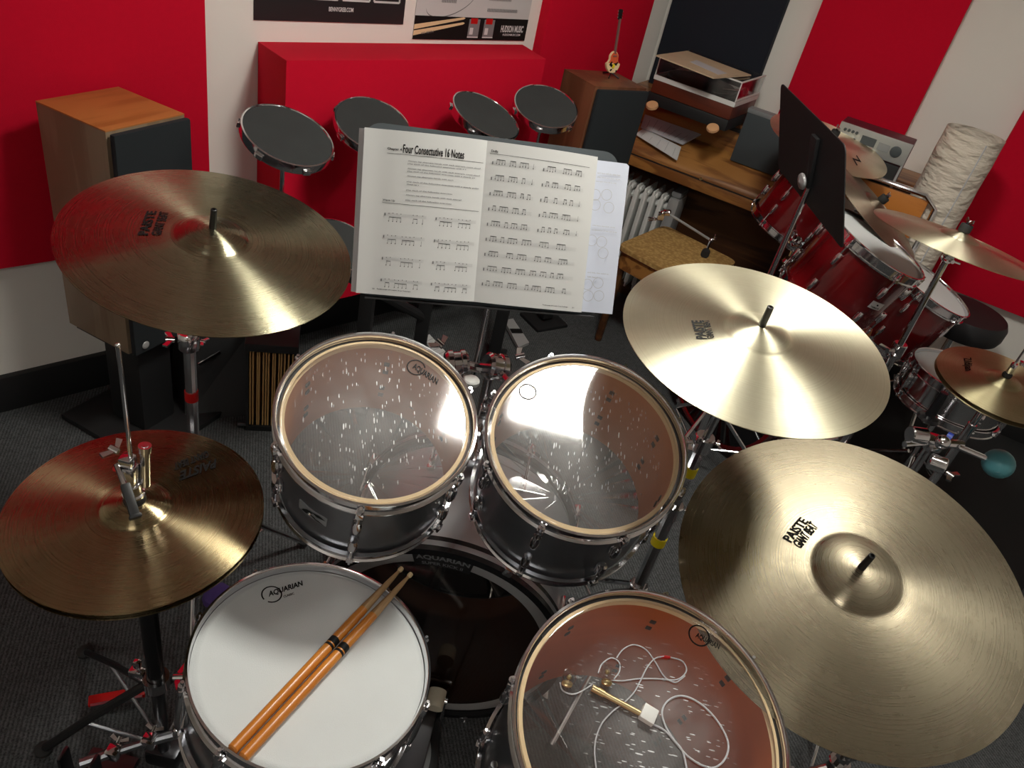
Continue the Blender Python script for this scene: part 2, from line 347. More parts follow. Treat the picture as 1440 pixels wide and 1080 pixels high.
def copy_thing(o,T,label=None):
    c=o.copy(); C.objects.link(c); c.matrix_world=T
    if label: c['label']=label
    def rec(a,b):
        for ch in a.children:
            d=ch.copy(); C.objects.link(d); d.parent=b; rec(ch,d)
    rec(o,c); ROOTM[c.name]=T; return c
_tc={}
def text_geo(body,bold=.02):
    if body in _tc: return _tc[body]
    if body in ('PAISTE','GIANT BEAT','AQUARIAN','HUDSON MUSIC'): bold=.035
    cu=bpy.data.curves.new('t','FONT'); cu.body=body; cu.size=1; cu.resolution_u=3; cu.offset=bold
    ob=bpy.data.objects.new('t',cu); C.objects.link(ob); dg=bpy.context.evaluated_depsgraph_get(); dg.update()
    me=bpy.data.meshes.new_from_object(ob.evaluated_get(dg)); 
    vs=[v.co.copy() for v in me.vertices]; fs=[list(p.vertices) for p in me.polygons]
    x0=min(v.x for v in vs);x1=max(v.x for v in vs);y0=min(v.y for v in vs);y1=max(v.y for v in vs)
    vs=[((v.x-x0)/(x1-x0),(v.y-y0)/(y1-y0)) for v in vs]
    bpy.data.objects.remove(ob); bpy.data.meshes.remove(me); bpy.data.curves.remove(cu)
    _tc[body]=(vs,fs); return _tc[body]
def put_text(mb,body,fn,o,xv,yv,T=None):
    """o origin 2D, xv full-width vector, yv full-height vector, fn maps (x,y)->3D"""
    vs,fs=text_geo(body)
    P=[fn(o[0]+xv[0]*a+yv[0]*b, o[1]+xv[1]*a+yv[1]*b) for a,b in vs]
    mb.add(P,fs,T); return mb
def local_xy(T,u,v,z=0):
    Ti=T.inverted(); a=Ti@O; b=Ti.to_3x3()@ray(u,v); k=(z-a.z)/b.z; p=a+b*k; return (p.x,p.y)
def sub2(a,b): return (a[0]-b[0],a[1]-b[1])
def tube_obj(name,pts,r,m,parent=None,**k):
    b=MB(); b.tube(pts,r); return b.build(name,m,parent,**k)
def setk(o,label,cat,group=None):
    o['label']=label;o['category']=cat
    if group:o['group']=group
    return o
# ================================================================== ROOM
a3=ray(1950,75); a3.z=0; a3.normalize()          # along wall_left
nA=Vector((-a3.y,a3.x,0)); PA=nA*2.265
CN=pln(941,0,PA,nA); CN.z=0                       # room corner at floor
b3=Vector((.9231,-.3847,0)).normalized(); nB=Vector((b3.y,-b3.x,0))   # into the room from wall_right
FA=frame(CN,(0,0,1),a3)      # x along wall A (positive beyond corner), y = into wall
FB=frame(CN,(0,0,1),b3)      # x along wall B, y = towards wall (out of the room)
def A_pt(u,v,off=0):         # -> (x,z) in FA at distance off in front of wall_left
    p=FA.inverted()@pln(u,v,PA-nA*off,nA); return p.x,p.z
def B_pt(u,v,off=0):
    p=FB.inverted()@pln(u,v,CN+nB*off,nB); return p.x,p.z
def Bz(u,v,z):
    p=FB.inverted()@at_z(u,v,z); return p.x,p.y
HC=2.45
# floor polygon / walls
AL=FA@Vector((-5.2,0,0)); BR=FB@Vector((3.6,0,0)); BL_=AL-nA*4.6; BK=BR+nB*4.6
room=[AL,CN,BR,BK,BL_]
def wallq(name,p,q,mm,th=.1):
    d=(q-p); L=d.length; d.normalize(); n=Vector((0,0,1)).cross(d)   # left normal = outside for clockwise
    T=frame(p,(0,0,1),d); b=MB(T); b.box((L/2,th/2,HC/2),(L+2*th,th,HC)); return b.build(name,mm,kind='structure')
wallq('wall_left',AL,CN,'wall'); wallq('wall_right',CN,BR,'wall'); wallq('wall_side',BR,BK,'wall'); wallq('wall_back',BK,BL_,'wall'); wallq('wall_rear',BL_,AL,'wall')
b=MB(); b.prism([(p.x*1.02,p.y*1.02) for p in reversed(room)],.05,Matrix.Translation((0,0,-.05))); b.build('floor','carpet',kind='structure')
b=MB(); b.prism([(p.x*1.02,p.y*1.02) for p in reversed(room)],.05,Matrix.Translation((0,0,HC))); b.build('ceiling','ceil',kind='structure')
for nm,T,L0,L1 in (('baseboard_left',FA,-5.15,0),('baseboard_right',FB,0,3.55)):
    b=MB(T); b.box(((L0+L1)/2,-.011,.063),(L1-L0,.022,.126),bev=.004); b.build(nm,'blackm',kind='structure')
# ceiling lamps (outside the frame: two read from reflections, rear one added as fill)
for i,(x,y,w,d,mm,lab) in enumerate(((.22,1.52,.30,.36,'light','square ceiling lamp above the gap between the two rack toms'),(1.02,1.55,.26,.30,'lightb','square ceiling lamp above the large ride cymbal'),(-.2,-1.2,.6,.6,'fill_light','large square fill lamp added behind the drummer'))):
    t=thing('ceiling_lamp',lab,'ceiling light',(x,y,HC))
    f=MB(t.matrix_world if False else Matrix.Translation((x,y,HC)))
    for sx in(-1,1): f.box((sx*(w/2+.015),0,-.02),(.03,d+.06,.04)); f.box((0,sx*(d/2+.015),-.02),(w+.06,.03,.04))
    f.build('frame','white',t)
    p=MB(Matrix.Translation((x,y,HC))); p.box((0,0,-.03),(w,d,.01)); p.build('diffuser',mm,t)
# ------------------------------------------------------------------ fabric panels
def panel(T,x0,x1,z0,z1,th,mm,name,label,cat='acoustic panel',group=None,off=0):
    b=MB(T); b.box(((x0+x1)/2,-off-th/2,(z0+z1)/2),(x1-x0,th,z1-z0),bev=.006); o=b.build(name,mm); setk(o,label,cat,group); return o
x1,_=A_pt(293,150,.05); _,z0=A_pt(40,373,.05)
panel(FA,x1-1.22,x1,z0,2.2,.05,'red','acoustic_panel','tall red fabric acoustic panel on the left wall behind the wooden speaker')
x0,_=A_pt(776,0,.05); x1,_=A_pt(914,0,.05); x1=min(x1+.035,-.06); print('corner panel',x0,x1)
panel(FA,x0,x1,.45,2.2,.05,'red','acoustic_panel','red fabric acoustic panel in the corner behind the miniature guitar')
x1,_=B_pt(1108,0,.05); xl,_=B_pt(944,0,.05)
panel(FB,max(.03,xl),x1,.7,2.2,.05,'navy','acoustic_panel','dark navy fabric acoustic panel above the record player')
x0,_=B_pt(1157,0,.05); x1,_=B_pt(1367,0,.05)
panel(FB,x0,x1,.7,2.2,.05,'red','acoustic_panel','red fabric acoustic panel behind the silver-fronted amplifier')
x0,_=B_pt(1438,160,.05)
panel(FB,x0,x0+.6,.55,2.2,.05,'red','acoustic_panel','red fabric acoustic panel to the right of the paper floor lamp')
# bass trap: thick box tapering to the wall
xa,za=A_pt(363,61,.002); xb,zb=A_pt(735,61,.002)
d_tr=.26
fl=A_pt(403,87,d_tr); fr=A_pt(768,82,d_tr)
print('trap',xa,xb,za,zb,fl,fr)
b=MB(FA); zt=(za+zb)/2; zf_=(fl[1]+fr[1])/2; zb0=.30
w0,w1=xa,xb; f0,f1=fl[0],fr[0]
b.hexa([(w0,-.002,zb0),(w1,-.002,zb0),(f1,-d_tr,zb0),(f0,-d_tr,zb0),(w0,-.002,zt),(w1,-.002,zt),(f1,-d_tr,zf_),(f0,-d_tr,zf_)])
o=b.build('acoustic_panel','red'); setk(o,'wide thick red bass trap box jutting from the left wall under the posters','acoustic panel')
# ------------------------------------------------------------------ posters
x0,z0=A_pt(357,29.5,.004); x1,z1=A_pt(567,33,.004); zz=(z0+z1)/2
tp=thing('poster','black wall poster with four outlined boxes above the bass trap','poster',FA@Matrix.Translation((x0,-.002,zz)))
TP=ROOTM[tp.name]; W=x1-x0
b=MB(TP); b.box((W/2,-.001,.45),(W,.002,.9)); b.cur=1
def flat(x,y): return (x,-.0026,y)
put_text(b,'BENNYGREB.COM',flat,(W*.462,.032),(W*.165,0),(0,.013))
for k in range(4):
    cx0=W*(.115+.218*k); w=W*.185; zz0=.066; hh=.25
    for r,(xx,zc,ww,h2) in enumerate(((cx0+w/2,zz0,w,.006),(cx0+w/2,zz0+hh,w,.006),(cx0,zz0+hh/2,.006,hh),(cx0+w,zz0+hh/2,.006,hh))): b.box((xx,-.0022,zc),(ww,.001,h2))
b.build('poster_sheet',['poster','wink'],tp)
x0,z0=A_pt(580,54,.004); x1,z1=A_pt(737,58,.004); zz=(z0+z1)/2; _,zband=A_pt(650,24,.004)
tp=thing('poster','white music poster with a black band showing drumsticks, beside the black poster','poster',FA@Matrix.Translation((x0,-.002,zz)))
TP=ROOTM[tp.name]; W=x1-x0; hb=zband-zz
b=MB(TP); b.box((W/2,-.001,.4),(W,.002,.8)); b.cur=1; b.box((W/2,-.0022,hb/2),(W,.0012,hb)); b.cur=2
def fl2(x,y): return (x,-.0034,y)
put_text(b,'HUDSON MUSIC',fl2,(W*.75,hb*.38),(W*.215,0),(0,hb*.32)); put_text(b,'HUDSONMUSIC.COM',fl2,(W*.775,hb*.22),(W*.17,0),(0,hb*.1))
for q in (.45,.585):
    b.cur=4; b.box((W*(q+.05),-.003,hb*.55),(W*.095,.001,hb*.75)); b.cur=5; b.box((W*(q+.045),-.0036,hb*.85),(W*.06,.001,hb*.25)); b.cur=2; b.box((W*(q+.05),-.003,hb*.13),(W*.095,.001,hb*.06)); b.box((W*(q+.03),-.0038,hb*.4),(W*.03,.001,hb*.3))
b.cur=3
for k in (0,1):
    x_=[(0,hb*(.32-.26*k*1.0+.1)),(W*.40,hb*(.90-.22*k)),(W*.415,hb*(.96-.22*k)),(W*.40,hb*(1.0-.22*k)),(0,hb*(.55-.26*k+.08))]
    b.add([(x,-.0032,z) for x,z in x_],[(0,1,2,3,4)])
b.cur=6
put_text(b,'VIC FIRTH',fl2,(W*.06,hb*.2),(W*.10,hb*.1),(0,hb*.1))
# oval line and small notation
for k in range(40):
    a=pi+pi*k/40; a2=pi+pi*(k+1)/40
    p=[(W*.28+W*.2*cos(t)*1.0, hb+.055+.05*sin(t)+.03*cos(t)) for t in (a,a2)]
    b.add([(p[0][0],-.0026,p[0][1]-.0016),(p[1][0],-.0026,p[1][1]-.0016),(p[1][0],-.0026,p[1][1]+.0016),(p[0][0],-.0026,p[0][1]+.0016)],[(0,1,2,3)])
for xs,xe,zq in ((.2,.32,.045),(.6,.88,.022),(.6,.8,.06)):
    for l in range(5): b.box((W*(xs+xe)/2,-.0026,hb+zq+l*.0022),(W*(xe-xs),.0006,.0005))
    k=xs
    while k<xe: b.box((W*k,-.0027,hb+zq+.006),(.002,.0006,.011)); k+=.014
b.build('poster_sheet',['paper','ink','wink','edge','grey','redtape','inkg'],tp)
# ================================================================== CYMBALS
def cym_profile(R,bow,br,bh):
    def z(r):
        zz=bow*(1-(r/R)**2.0)
        if r<br:
            t=r/br; zz+=bh*(1-t*t)**.75 if t<1 else 0
        elif r<br*1.25:
            t=(r-br)/(br*.25); zz-= .0006*sin(pi*t)
        return zz
    rs=[.006]+[br*k/10 for k in range(1,10)]+[br*.97,br,br*1.06,br*1.15,br*1.25]
    k=br*1.25; n=26
    rs+=[k+(R-k)*i/n for i in range(1,n+1)]
    return z,sorted(set(rs))
def cymbal(name,label,c,n,R,bow,br,bh,mm,texts=(),group=None,xdir=None,thick=.0013,flip=False):
    T=frame(c,n,xdir); z,rs=cym_profile(R,bow,br,bh)
    b=MB(T); sgn=-1 if flip else 1
    prof=[(r,sgn*z(r)) for r in rs]+[(R-.0003,-thick*.5),(R-.001,-thick)]+[(r,sgn*z(r)-thick) for r in reversed(rs)]; prof.append(prof[0])
    b.lathe(prof,T=None,seg=128)
    if texts:
        b.cur=1
        for body,(u0,v0),(u1,v1),(u2,v2) in texts:    # baseline start, baseline end, top of start (pixels on the plate)
            zz=z(R*.5); o=local_xy(T,u0,v0,zz); x=sub2(local_xy(T,u1,v1,zz),o); y=sub2(local_xy(T,u2,v2,zz),o)
            put_text(b,body,lambda X,Y:(X,Y,z(sqrt(X*X+Y*Y))+.0010),o,x,y)
    b.fixn=True
    o=b.build(name,[mm,'ink'],smooth=50); o['label']=label; o['category']='cymbal'
    if group:o['group']=group
    return o,T,z
W0=Vector((0,0,H))
cL=W0+Vector((-.597,1.223,-.707)); nL=Vector((.125,-.094,.988))
cH=W0+Vector((-.524,.799,-.963)); nH=Vector((-.02,-.047,.999))
cR=W0+Vector((.383,1.169,-.601)); nR=Vector((-.031,-.124,.992))
cD=W0+Vector((.663,1.003,-.926)); nD=Vector((-.094,-.272,.958))
_,TL_,zL=cymbal('crash_cymbal','large olive bronze crash cymbal at upper left in front of the wooden speaker',cL,nL,.254,.021,.062,.016,'cym_l',
  [('PAISTE',(208,332),(221,298),(193,331)),('GIANT BEAT',(226,333),(238,300),(212,332))])
_,TH_,zH=cymbal('hi_hat_cymbal','top brown bronze hi-hat cymbal with a clutch at lower left',cH,nH,.19,.014,.05,.014,'cym_hh',
  [('PAISTE',(304,642),(254,663),(303,656)),('GIANT BEAT',(292,630),(244,652),(294,640))])
cymbal('hi_hat_cymbal','bottom hi-hat cymbal, only its edge showing under the brown top one',cH-nH*.012,nH,.1895,.014,.05,.014,'cym_hh',flip=True)
_,TR_,zR=cymbal('crash_cymbal','bright pale gold crash cymbal to the right of the music book',cR,nR,.2286,.017,.058,.015,'cym_r',
  [('PAISTE',(994,478),(986,452),(979,477)),('GIANT BEAT',(1004,477),(996,451),(994,478))])
_,TD_,zD=cymbal('ride_cymbal','very large bronze ride cymbal filling the lower right corner',cD,nD,.305,.026,.076,.019,'cym_ride',
  [('PAISTE',(1112,765),(1137,735),(1099,757)),('GIANT BEAT',(1125,774),(1150,743),(1113,764))])
# ---- stand parts
def rod(b,pts,r,**k): b.tube(pts,r,10,**k)
def tripod(t,base,h,rl,a0,r=.007,mm='chrome',brace=True,n=3,foot='rubber'):
    """three legs: from hub at height h spread to radius rl"""
    for k in range(n):
        a=a0+2*pi*k/n; u=Vector((cos(a),sin(a),0)); bx=Vector((base.x,base.y,0))
        b=MB(); p0=bx+u*.02+Vector((0,0,h)); p1=bx+u*rl+Vector((0,0,.018)); b.tube([p0,p0.lerp(p1,.5)+Vector((0,0,.01)),p1],r*1.05)
        lg=b.build('leg',mm,t)
        if brace:
            b=MB(); q=p0.lerp(p1,.55); b.tube([bx+u*.015+Vector((0,0,h*.35)),q],r*.6); b.build('brace',mm,t)
        b=MB(); b.sph(p1,r*2,10,sc=(1,1,.85)); b.build('rubber_foot',foot,lg)
def wing(b,c,axis,s=.014):
    T=frame(c,axis)
    b.cyl(c-Vector(axis).normalized()*s*.6,c+Vector(axis).normalized()*s*.6,s*.45,seg=12)
    for k in(-1,1):
        b.add([T@Vector(p) for p in ((0,-s*.15,0),(k*s*1.6,-s*.15,s*.9),(k*s*1.9,-s*.15,s*.2),(k*s*.6,-s*.15,-s*.3),(0,s*.15,0),(k*s*1.6,s*.15,s*.9),(k*s*1.9,s*.15,s*.2),(k*s*.6,s*.15,-s*.3))],[(0,1,2,3),(7,6,5,4),(0,4,5,1),(1,5,6,2),(2,6,7,3),(3,7,4,0)])
def collar(b,c,axis,r=.016,h=.03):
    a=Vector(axis).normalized(); T=frame(Vector(c)-a*h/2,a)
    b.lathe([(0,0),(r*.9,0),(r,.003),(r,h-.003),(r*.9,h),(0,h)],T,20)
def cymbal_top(t,c,n,z0,sleeve=.04,felt=True,seat=True):
    """sleeve + felts + tilter below a cymbal; returns the point under the cymbal"""
    n=Vector(n).normalized(); top=Vector(c)+n*z0
    b=MB(); b.lathe([(0,0),(.0062,0),(.0066,.002),(.0055,sleeve),(.0035,sleeve+.001),(.0035,sleeve-.004),(0,sleeve-.004)],frame(top-n*.001,n),16); b.build('cymbal_sleeve','black',t)
    b=MB(); b.lathe([(0,0),(.017,0),(.018,.004),(.017,.012),(0,.012)],frame(top-n*.016,n),20); b.build('felt','cream',t)
    e=top-n*.075
    b=MB(); b.cyl(top-n*.016,e,.0045); b.lathe([(0,0),(.014,0),(.02,.006),(.006,.012),(0,.012)],frame(top-n*.03,n),20)
    x,y,_=basis(n); T=frame(e-x*.012,x)
    b.lathe([(0,0),(.013,0),(.015,.003),(.015,.021),(.013,.024),(0,.024)],T,20); wing(b,e+x*.03,x,.012); b.build('tilter','chrome',t); return e
def straight_stand(name,label,c,n,z0,bx,tops,col_r=(.009,.0125,.0145),tapes=(),hub=.42,spread=.32,a0=.3,mm='chrome',sleeve=.04):
    t=thing(name,label,'cymbal stand',(bx.x,bx.y,0))
    e=cymbal_top(t,c,n,z0,sleeve)
    pts=[Vector((bx.x,bx.y,h)) for h in tops]; 
    b=MB(); b.tube([e,pts[0]],col_r[0]); b.build('upper_tube',mm,t)
    b=MB(); b.tube([pts[0]+Vector((0,0,.0)),pts[1]],col_r[1]); b.build('middle_tube',mm,t)
    b=MB(); b.tube([pts[1],Vector((bx.x,bx.y,.10))],col_r[2]); b.build('lower_tube',mm,t)
    for p in pts:
        b=MB(); collar(b,p,(0,0,1),col_r[2]+.006,.04); wing(b,p+Vector((-.032,-.012,0)),(-1,-.4,0),.014); wing(b,p+Vector((.03,0,.006)),(1,0,0),.008); b.build('clamp',mm,t)
    for (h,mt) in tapes:
        b=MB(); b.cyl(Vector((bx.x,bx.y,h-.012)),Vector((bx.x,bx.y,h+.012)),col_r[1]+.0016 if h>tops[1] else col_r[2]+.0016,seg=20); b.build('tape',mt,t)
    tripod(t,bx,hub,spread,a0); b=MB(); collar(b,Vector((bx.x,bx.y,hub)),(0,0,1),.024,.05); b.build('leg_hub',mm,t)
    return t
bL=at_z(266,490,.78)
straight_stand('cymbal_stand','chrome cymbal stand with red tape under the upper left crash cymbal',cL,nL,zL(0.006),Vector((bL.x,bL.y,0)),(.80,.42),col_r=(.008,.0125,.0150),tapes=((.66,'redtape'),),hub=.30,spread=.30,a0=.9)
# crash R stand
pa=at_z(1005,597,.88); pb=at_z(925,765,.52)
print('crashR pole',pa,pb)
bR=at_z(950,708,.62)
t=straight_stand('cymbal_stand','chrome cymbal stand with two yellow tape bands beside the right tom',cR,nR,zR(0.006),Vector((bR.x,bR.y,0)),(.80,.60),col_r=(.0085,.013,.0155),tapes=((.72,'yellow'),(.50,'yellow')),hub=.32,spread=.30,a0=2.2)
# ride stand
bD=Vector((cD.x+.20,cD.y-.02,0))
straight_stand('cymbal_stand','chrome cymbal stand hidden under the very large ride cymbal',cD,nD,zD(0.006),bD,(.58,.38),col_r=(.008,.0125,.015),hub=.30,spread=.32,a0=-.9,sleeve=.045)
# ---- hi-hat stand
t=thing('hi_hat_stand','black-tubed hi-hat stand with red pedal base carrying the brown hi-hats','hi-hat stand',(cH.x,cH.y,0))
top=cH+nH*zH(.006)
b=MB(); b.cyl((cH.x,cH.y,.35),(cH.x,cH.y,1.093),.0033,seg=12); b.sph((cH.x,cH.y,1.093),.0038,12); b.build('pull_rod','chrome',t)
b=MB(); b.lathe([(0,0),(.0165,0),(.0165,.012),(0,.012)],frame(top-nH*.004,nH),20); b.build('felt','rubber',t)
b=MB(); P=top
b.lathe([(0,0),(.015,0),(.0165,.004),(.0165,.007),(.0135,.009),(.013,.026),(.011,.028),(0,.028)],frame(P+nH*.008,nH),24)
b.cyl(P+nH*.034,P+nH*.07,.0065); 
b.box((P.x-.002,P.y,P.z+.053),(.022,.022,.036),bev=.004); b.box((P.x-.004,P.y,P.z+.080),(.02,.02,.016),bev=.003)
b.cyl(P+Vector((.014,.01,.026)),P+Vector((.017,.012,.095)),.0075); b.cyl(P+Vector((.017,.012,.095)),P+Vector((.0175,.0125,.106)),.0095)
b.cyl(P+Vector((.0175,.0125,.1055)),P+Vector((.0175,.0125,.107)),.005)
wing(b,P+Vector((-.03,.01,.085)),(-1,.1,.25),.012)
b.build('clutch','chrome',t)
b=MB(); b.tube([P+Vector((-.018,-.006,.073)),P+Vector((.004,-.026,.055))],.0045); cb=b.build('clutch_lever','chrome',t)
p0=P+Vector((.003,-.024,.056)); p1=P+Vector((.034,-.055,.028)); d=(p1-p0).normalized(); T=frame((p0+p1)/2,d)
b=MB(); b.box((0,0,0),(.014,.011,(p1-p0).length),T,bev=.003); b.box((0,0,(p1-p0).length/2),(.017,.015,.006),T,bev=.002); b.build('lever_grip','black',cb)
b=MB(); b.sph(P+Vector((-.019,-.009,.066)),.0045,10); b.build('lever_knob','redtape',t)
b=MB(); b.cyl((cH.x,cH.y,.70),(cH.x,cH.y,cH.z-.035),.009); b.lathe([(0,0),(.022,0),(.028,.008),(.01,.012),(0,.012)],Matrix.Translation((cH.x,cH.y,cH.z-.035)),24); b.build('cymbal_seat','chrome',t)
b=MB(); b.cyl((cH.x,cH.y,.30),(cH.x,cH.y,.71),.016); b.build('upper_tube','blackg',t)
b=MB(); b.cyl((cH.x,cH.y,.06),(cH.x,cH.y,.34),.0125,seg=20); b.build('lower_tube','dark_steel',t)
b=MB(); T=Matrix.Translation((cH.x,cH.y,.315)); b.lathe([(.017,-.014),(.024,-.014),(.024,.014),(.017,.014),(.017,-.014)],T,24); wing(b,Vector((cH.x+.04,cH.y+.01,.33)),(1,.2,.2),.016); b.box((cH.x-.036,cH.y,.325),(.03,.018,.022),bev=.004); b.box((cH.x-.034,cH.y,.355),(.014,.012,.022),bev=.004); b.build('collar_clamp','chrome',t)
b=MB(); b.box((cH.x,cH.y+.005,.05),(.07,.05,.05),bev=.01); b.build('base_block','dark_steel',t)
f1=at_z(120,918,.015); f2=at_z(62,1055,.015); f3=at_z(330,905,.015)
for i,(q,mm) in enumerate(((f1,'dark_steel'),(f2,'blackm'),(f3,'dark_steel'))):
    b=MB(); h0=Vector((cH.x,cH.y,.30 if i==1 else .27)); dd=(Vector((q.x,q.y,0))-Vector((cH.x,cH.y,0))).normalized()*.02
    b.tube([h0+dd,h0.lerp(q,.55)+Vector((0,0,.02)),q+Vector((0,0,.004))],.0095 if i==1 else .007); lg=b.build('leg',mm,t)
    b=MB(); b.sph(q+Vector((0,0,.004)),.015,10,sc=(1.3,1.3,.8)); b.build('rubber_foot','rubber',lg)
    b=MB(); b.tube([Vector((cH.x,cH.y,.09))+dd,h0.lerp(q,.6)+Vector((0,0,.01))],.004); b.build('brace','steel',t)
pA_=at_z(125,990,.02); pB_=at_z(204,972,.03)
dirp=(pA_-pB_); T=frame((pA_+pB_)/2+Vector((0,0,.004)),(0,0,1),dirp)
b=MB(T); L=dirp.length; b.box((0,0,0),(L,.024,.012),bev=.003); fb=b.build('red_base_plate','redtape',t)
b=MB(T); b.box((0,.016,.004),(L*.9,.006,.012)); b.build('plate_edge','steel',fb)
# ================================================================== DRUMS
def hoop_profile(R,z0,h,fl=.004):      # die-cast/triple flange hoop, z0 = top
    r=R
    return [(r-.0035,z0),(r,z0-.001),(r+.0002,z0-.004),(r-.0035,z0-.007),(r-.0035,z0-h+.006),(r+.001,z0-h+.003),(r+.001,z0-h),(r-.006,z0-h),(r-.006,z0-.006),(r-.0045,z0-.001),(r-.0035,z0)]
def lug_piece(b,T,ang,rs,zc,s=1,h=.034):
    """bullet style lug casing on the shell surface"""
    R_=T@Matrix.Rotation(ang,4,'Z')@Matrix.Translation((rs,0,zc))
    b.box((.006,0,0),(.012,.017,h),R_,bev=.005); b.lathe([(0,-h*.62),(.006,-h*.6),(.0085,-h*.3),(.0085,h*.3),(.006,h*.6),(0,h*.62)],R_@Matrix.Translation((.012,0,0)),14)
def drum(name,label,c,n,R,depth,shell,inner,nl,a0,mm_head='clear',mm_res='clearp',group=None,logos=(),xdir=None,hoop='chrome',sep=True,bolts=True,res=True,dark_hoop=False,cat='drum',legs=None):
    T=frame(c,n,xdir); t=thing(name,label,cat,T,group)
    Rs=R-.011; hz=-.010; zb=-depth
    b=MB(T); b.lathe([(Rs,hz-.010),(Rs,zb+.013),(Rs-.006,zb+.011),(Rs-.0075,zb+.016),(Rs-.0075,hz-.013),(Rs-.004,hz-.009),(Rs,hz-.010)],seg=96)
    # assign inner faces to second material
    nprof=7; 
    for i,(f) in enumerate(b.f):
        k=i%(nprof-1)
        b.mi[i]=0 if k==0 else (2 if k in(1,4,5) else 1)
    sh=b.build('shell',[shell,inner,'edge'],t)
    b=MB(T); b.lathe(hoop_profile(R,0,.034),seg=96)
    hp=b.build('top_hoop',hoop,t)
    b=MB(T); b.lathe([(r,-depth-zz) for r,zz in hoop_profile(R,0,.030)][::-1],seg=96); b.build('bottom_hoop',hoop,t)
    # head: collar ring + membrane
    b=MB(T); b.lathe([(0,hz),(Rs-.009,hz),(Rs-.006,hz),(Rs-.001,hz-.003),(R-.0068,hz-.006)],seg=96)
    mh=[mm_head,'ink','edge']
    if logos:
        b.cur=1
        for kind,args in logos:
            if kind=='ring':
                (u,v),r,gap=args; o=local_xy(T,u,v,hz); K=40
                for k in range(K):
                    if gap and gap[0]<k/K<gap[1]: continue
                    a,a2=2*pi*k/K,2*pi*(k+1)/K
                    b.add([(o[0]+rr*cos(q),o[1]+rr*sin(q),hz+.0006) for rr,q in ((r,a),(r,a2),(r*.86,a2),(r*.86,a))],[(0,1,2,3)])
            else:
                body,p0,p1,p2=args; o=local_xy(T,*p0,hz); x=sub2(local_xy(T,*p1,hz),o); y=sub2(local_xy(T,*p2,hz),o)
                put_text(b,body,lambda X,Y:(X,Y,hz+.0007),o,x,y)
    b.build('batter_head',mh,t)
    if mm_head in('clear','clearf'):
        b=MB(T); b.lathe([(Rs-.0065,hz-.0008),(Rs-.001,hz-.0028),(Rs-.001,hz-.0045),(Rs-.0065,hz-.003),(Rs-.0065,hz-.0008)],seg=96); b.build('bearing_edge','edge',t)
    if res:
        b=MB(T); b.lathe([(0,zb+.010),(Rs-.002,zb+.010)],seg=64); b.build('resonant_head',mm_res,t)
    for k in range(nl):
        a=a0+2*pi*k/nl; q=Matrix.Rotation(a,4,'Z'); ri=Rs-.0075; rr=R+.004
        lz=((-.079,1),(zb+.079,-1)) if sep else ((-depth/2,0),)
        lgs=[]
        for zc,s_ in lz:
            b=MB(T); lug_piece(b,T_I,a,Rs,zc,h=(.034 if s_ else depth*.55)); lg=b.build('lug','chrome',t); lgs.append(lg)
            if bolts:
                for dz in (.012,-.012):
                    b=MB(T@q); b.box((ri-.0012,0,zc+dz),(.0025,.010,.010),bev=.001); b.build('lug_screw','bronze',lg)
        z1=lz[0][0]; z2=lz[-1][0]; dz=.012 if sep else depth*.22
        b=MB(T@q); b.cyl((rr,0,-.002),(rr,0,z1+dz),.0029,seg=8); b.box((rr-.001,0,-.028),(.012,.013,.018),bev=.003); b.cyl((rr,0,-.010),(rr,0,-.020),.0055,seg=10)
        b.build('tension_rod','chrome',lgs[0])
        b=MB(T@q); b.cyl((rr,0,zb+.002),(rr,0,z2-dz),.0029,seg=8); b.box((rr-.001,0,zb+.022),(.012,.013,.016),bev=.003)
        b.build('tension_rod','chrome',lgs[-1])
    return t,T
T_I=Matrix.Identity(4)
def ang_of(T,u,v,z=0):
    p=local_xy(T,u,v,z); return math.atan2(p[1],p[0])
cTL=W0+Vector((-.199,.968,-.79)); nTL=Vector((.111,-.321,.941))
cTR=W0+Vector((.149,1.047,-.798)); nTR=Vector((.02,-.36,.933))
cS=W0+Vector((-.197,.707,-1.084)); nS=Vector((.112,.026,.993))
cF=W0+Vector((.324,.686,-1.006)); nF=Vector((.029,-.225,.974))
T_=frame(cTL,nTL); aL=ang_of(T_,508,714)
tomL,TTL=drum('rack_tom','left rack tom with a clear scratched head and a small rectangular badge',cTL,nTL,.165,.235,'shellgrey','maple',6,aL,
   logos=(('ring',((585,517),.0165,(.93,1.0))),('text',('AQUARIAN',(579,519),(613,543),(583,510)))))
T_=frame(cTR,nTR); aR=ang_of(T_,765,736)
tomR,TTR=drum('rack_tom','right rack tom reflecting the ceiling lamp in its clear head',cTR,nTR,.178,.25,'shellgrey','maple',8,aR,
   logos=(('ring',((742,551),.0165,None)),))
T_=frame(cS,nS)
snare,TS=drum('snare_drum','snare drum with a white coated head carrying the two drumsticks',cS,nS,.187,.155,'steel','maple',10,.25,mm_head='coated',sep=False,bolts=False,
   logos=(('ring',((382,836),.017,(.9,1.0))),('text',('AQUARIAN',(378,841),(426,825),(377,832))),('text',('CLASSIC',(399,841),(414,836),(398,838)))))
T_=frame(cF,nF); aF=ang_of(T_,722,952)
flt,TF=drum('floor_tom','floor tom with an amber interior and earphones lying on its clear head',cF,nF,.213,.36,'shellgrey','amber',8,aF,mm_head='clearf',
   logos=(('ring',((983,894),.0185,None)),('text',('AQUARIAN',(977,897),(1010,915),(980,889)))))
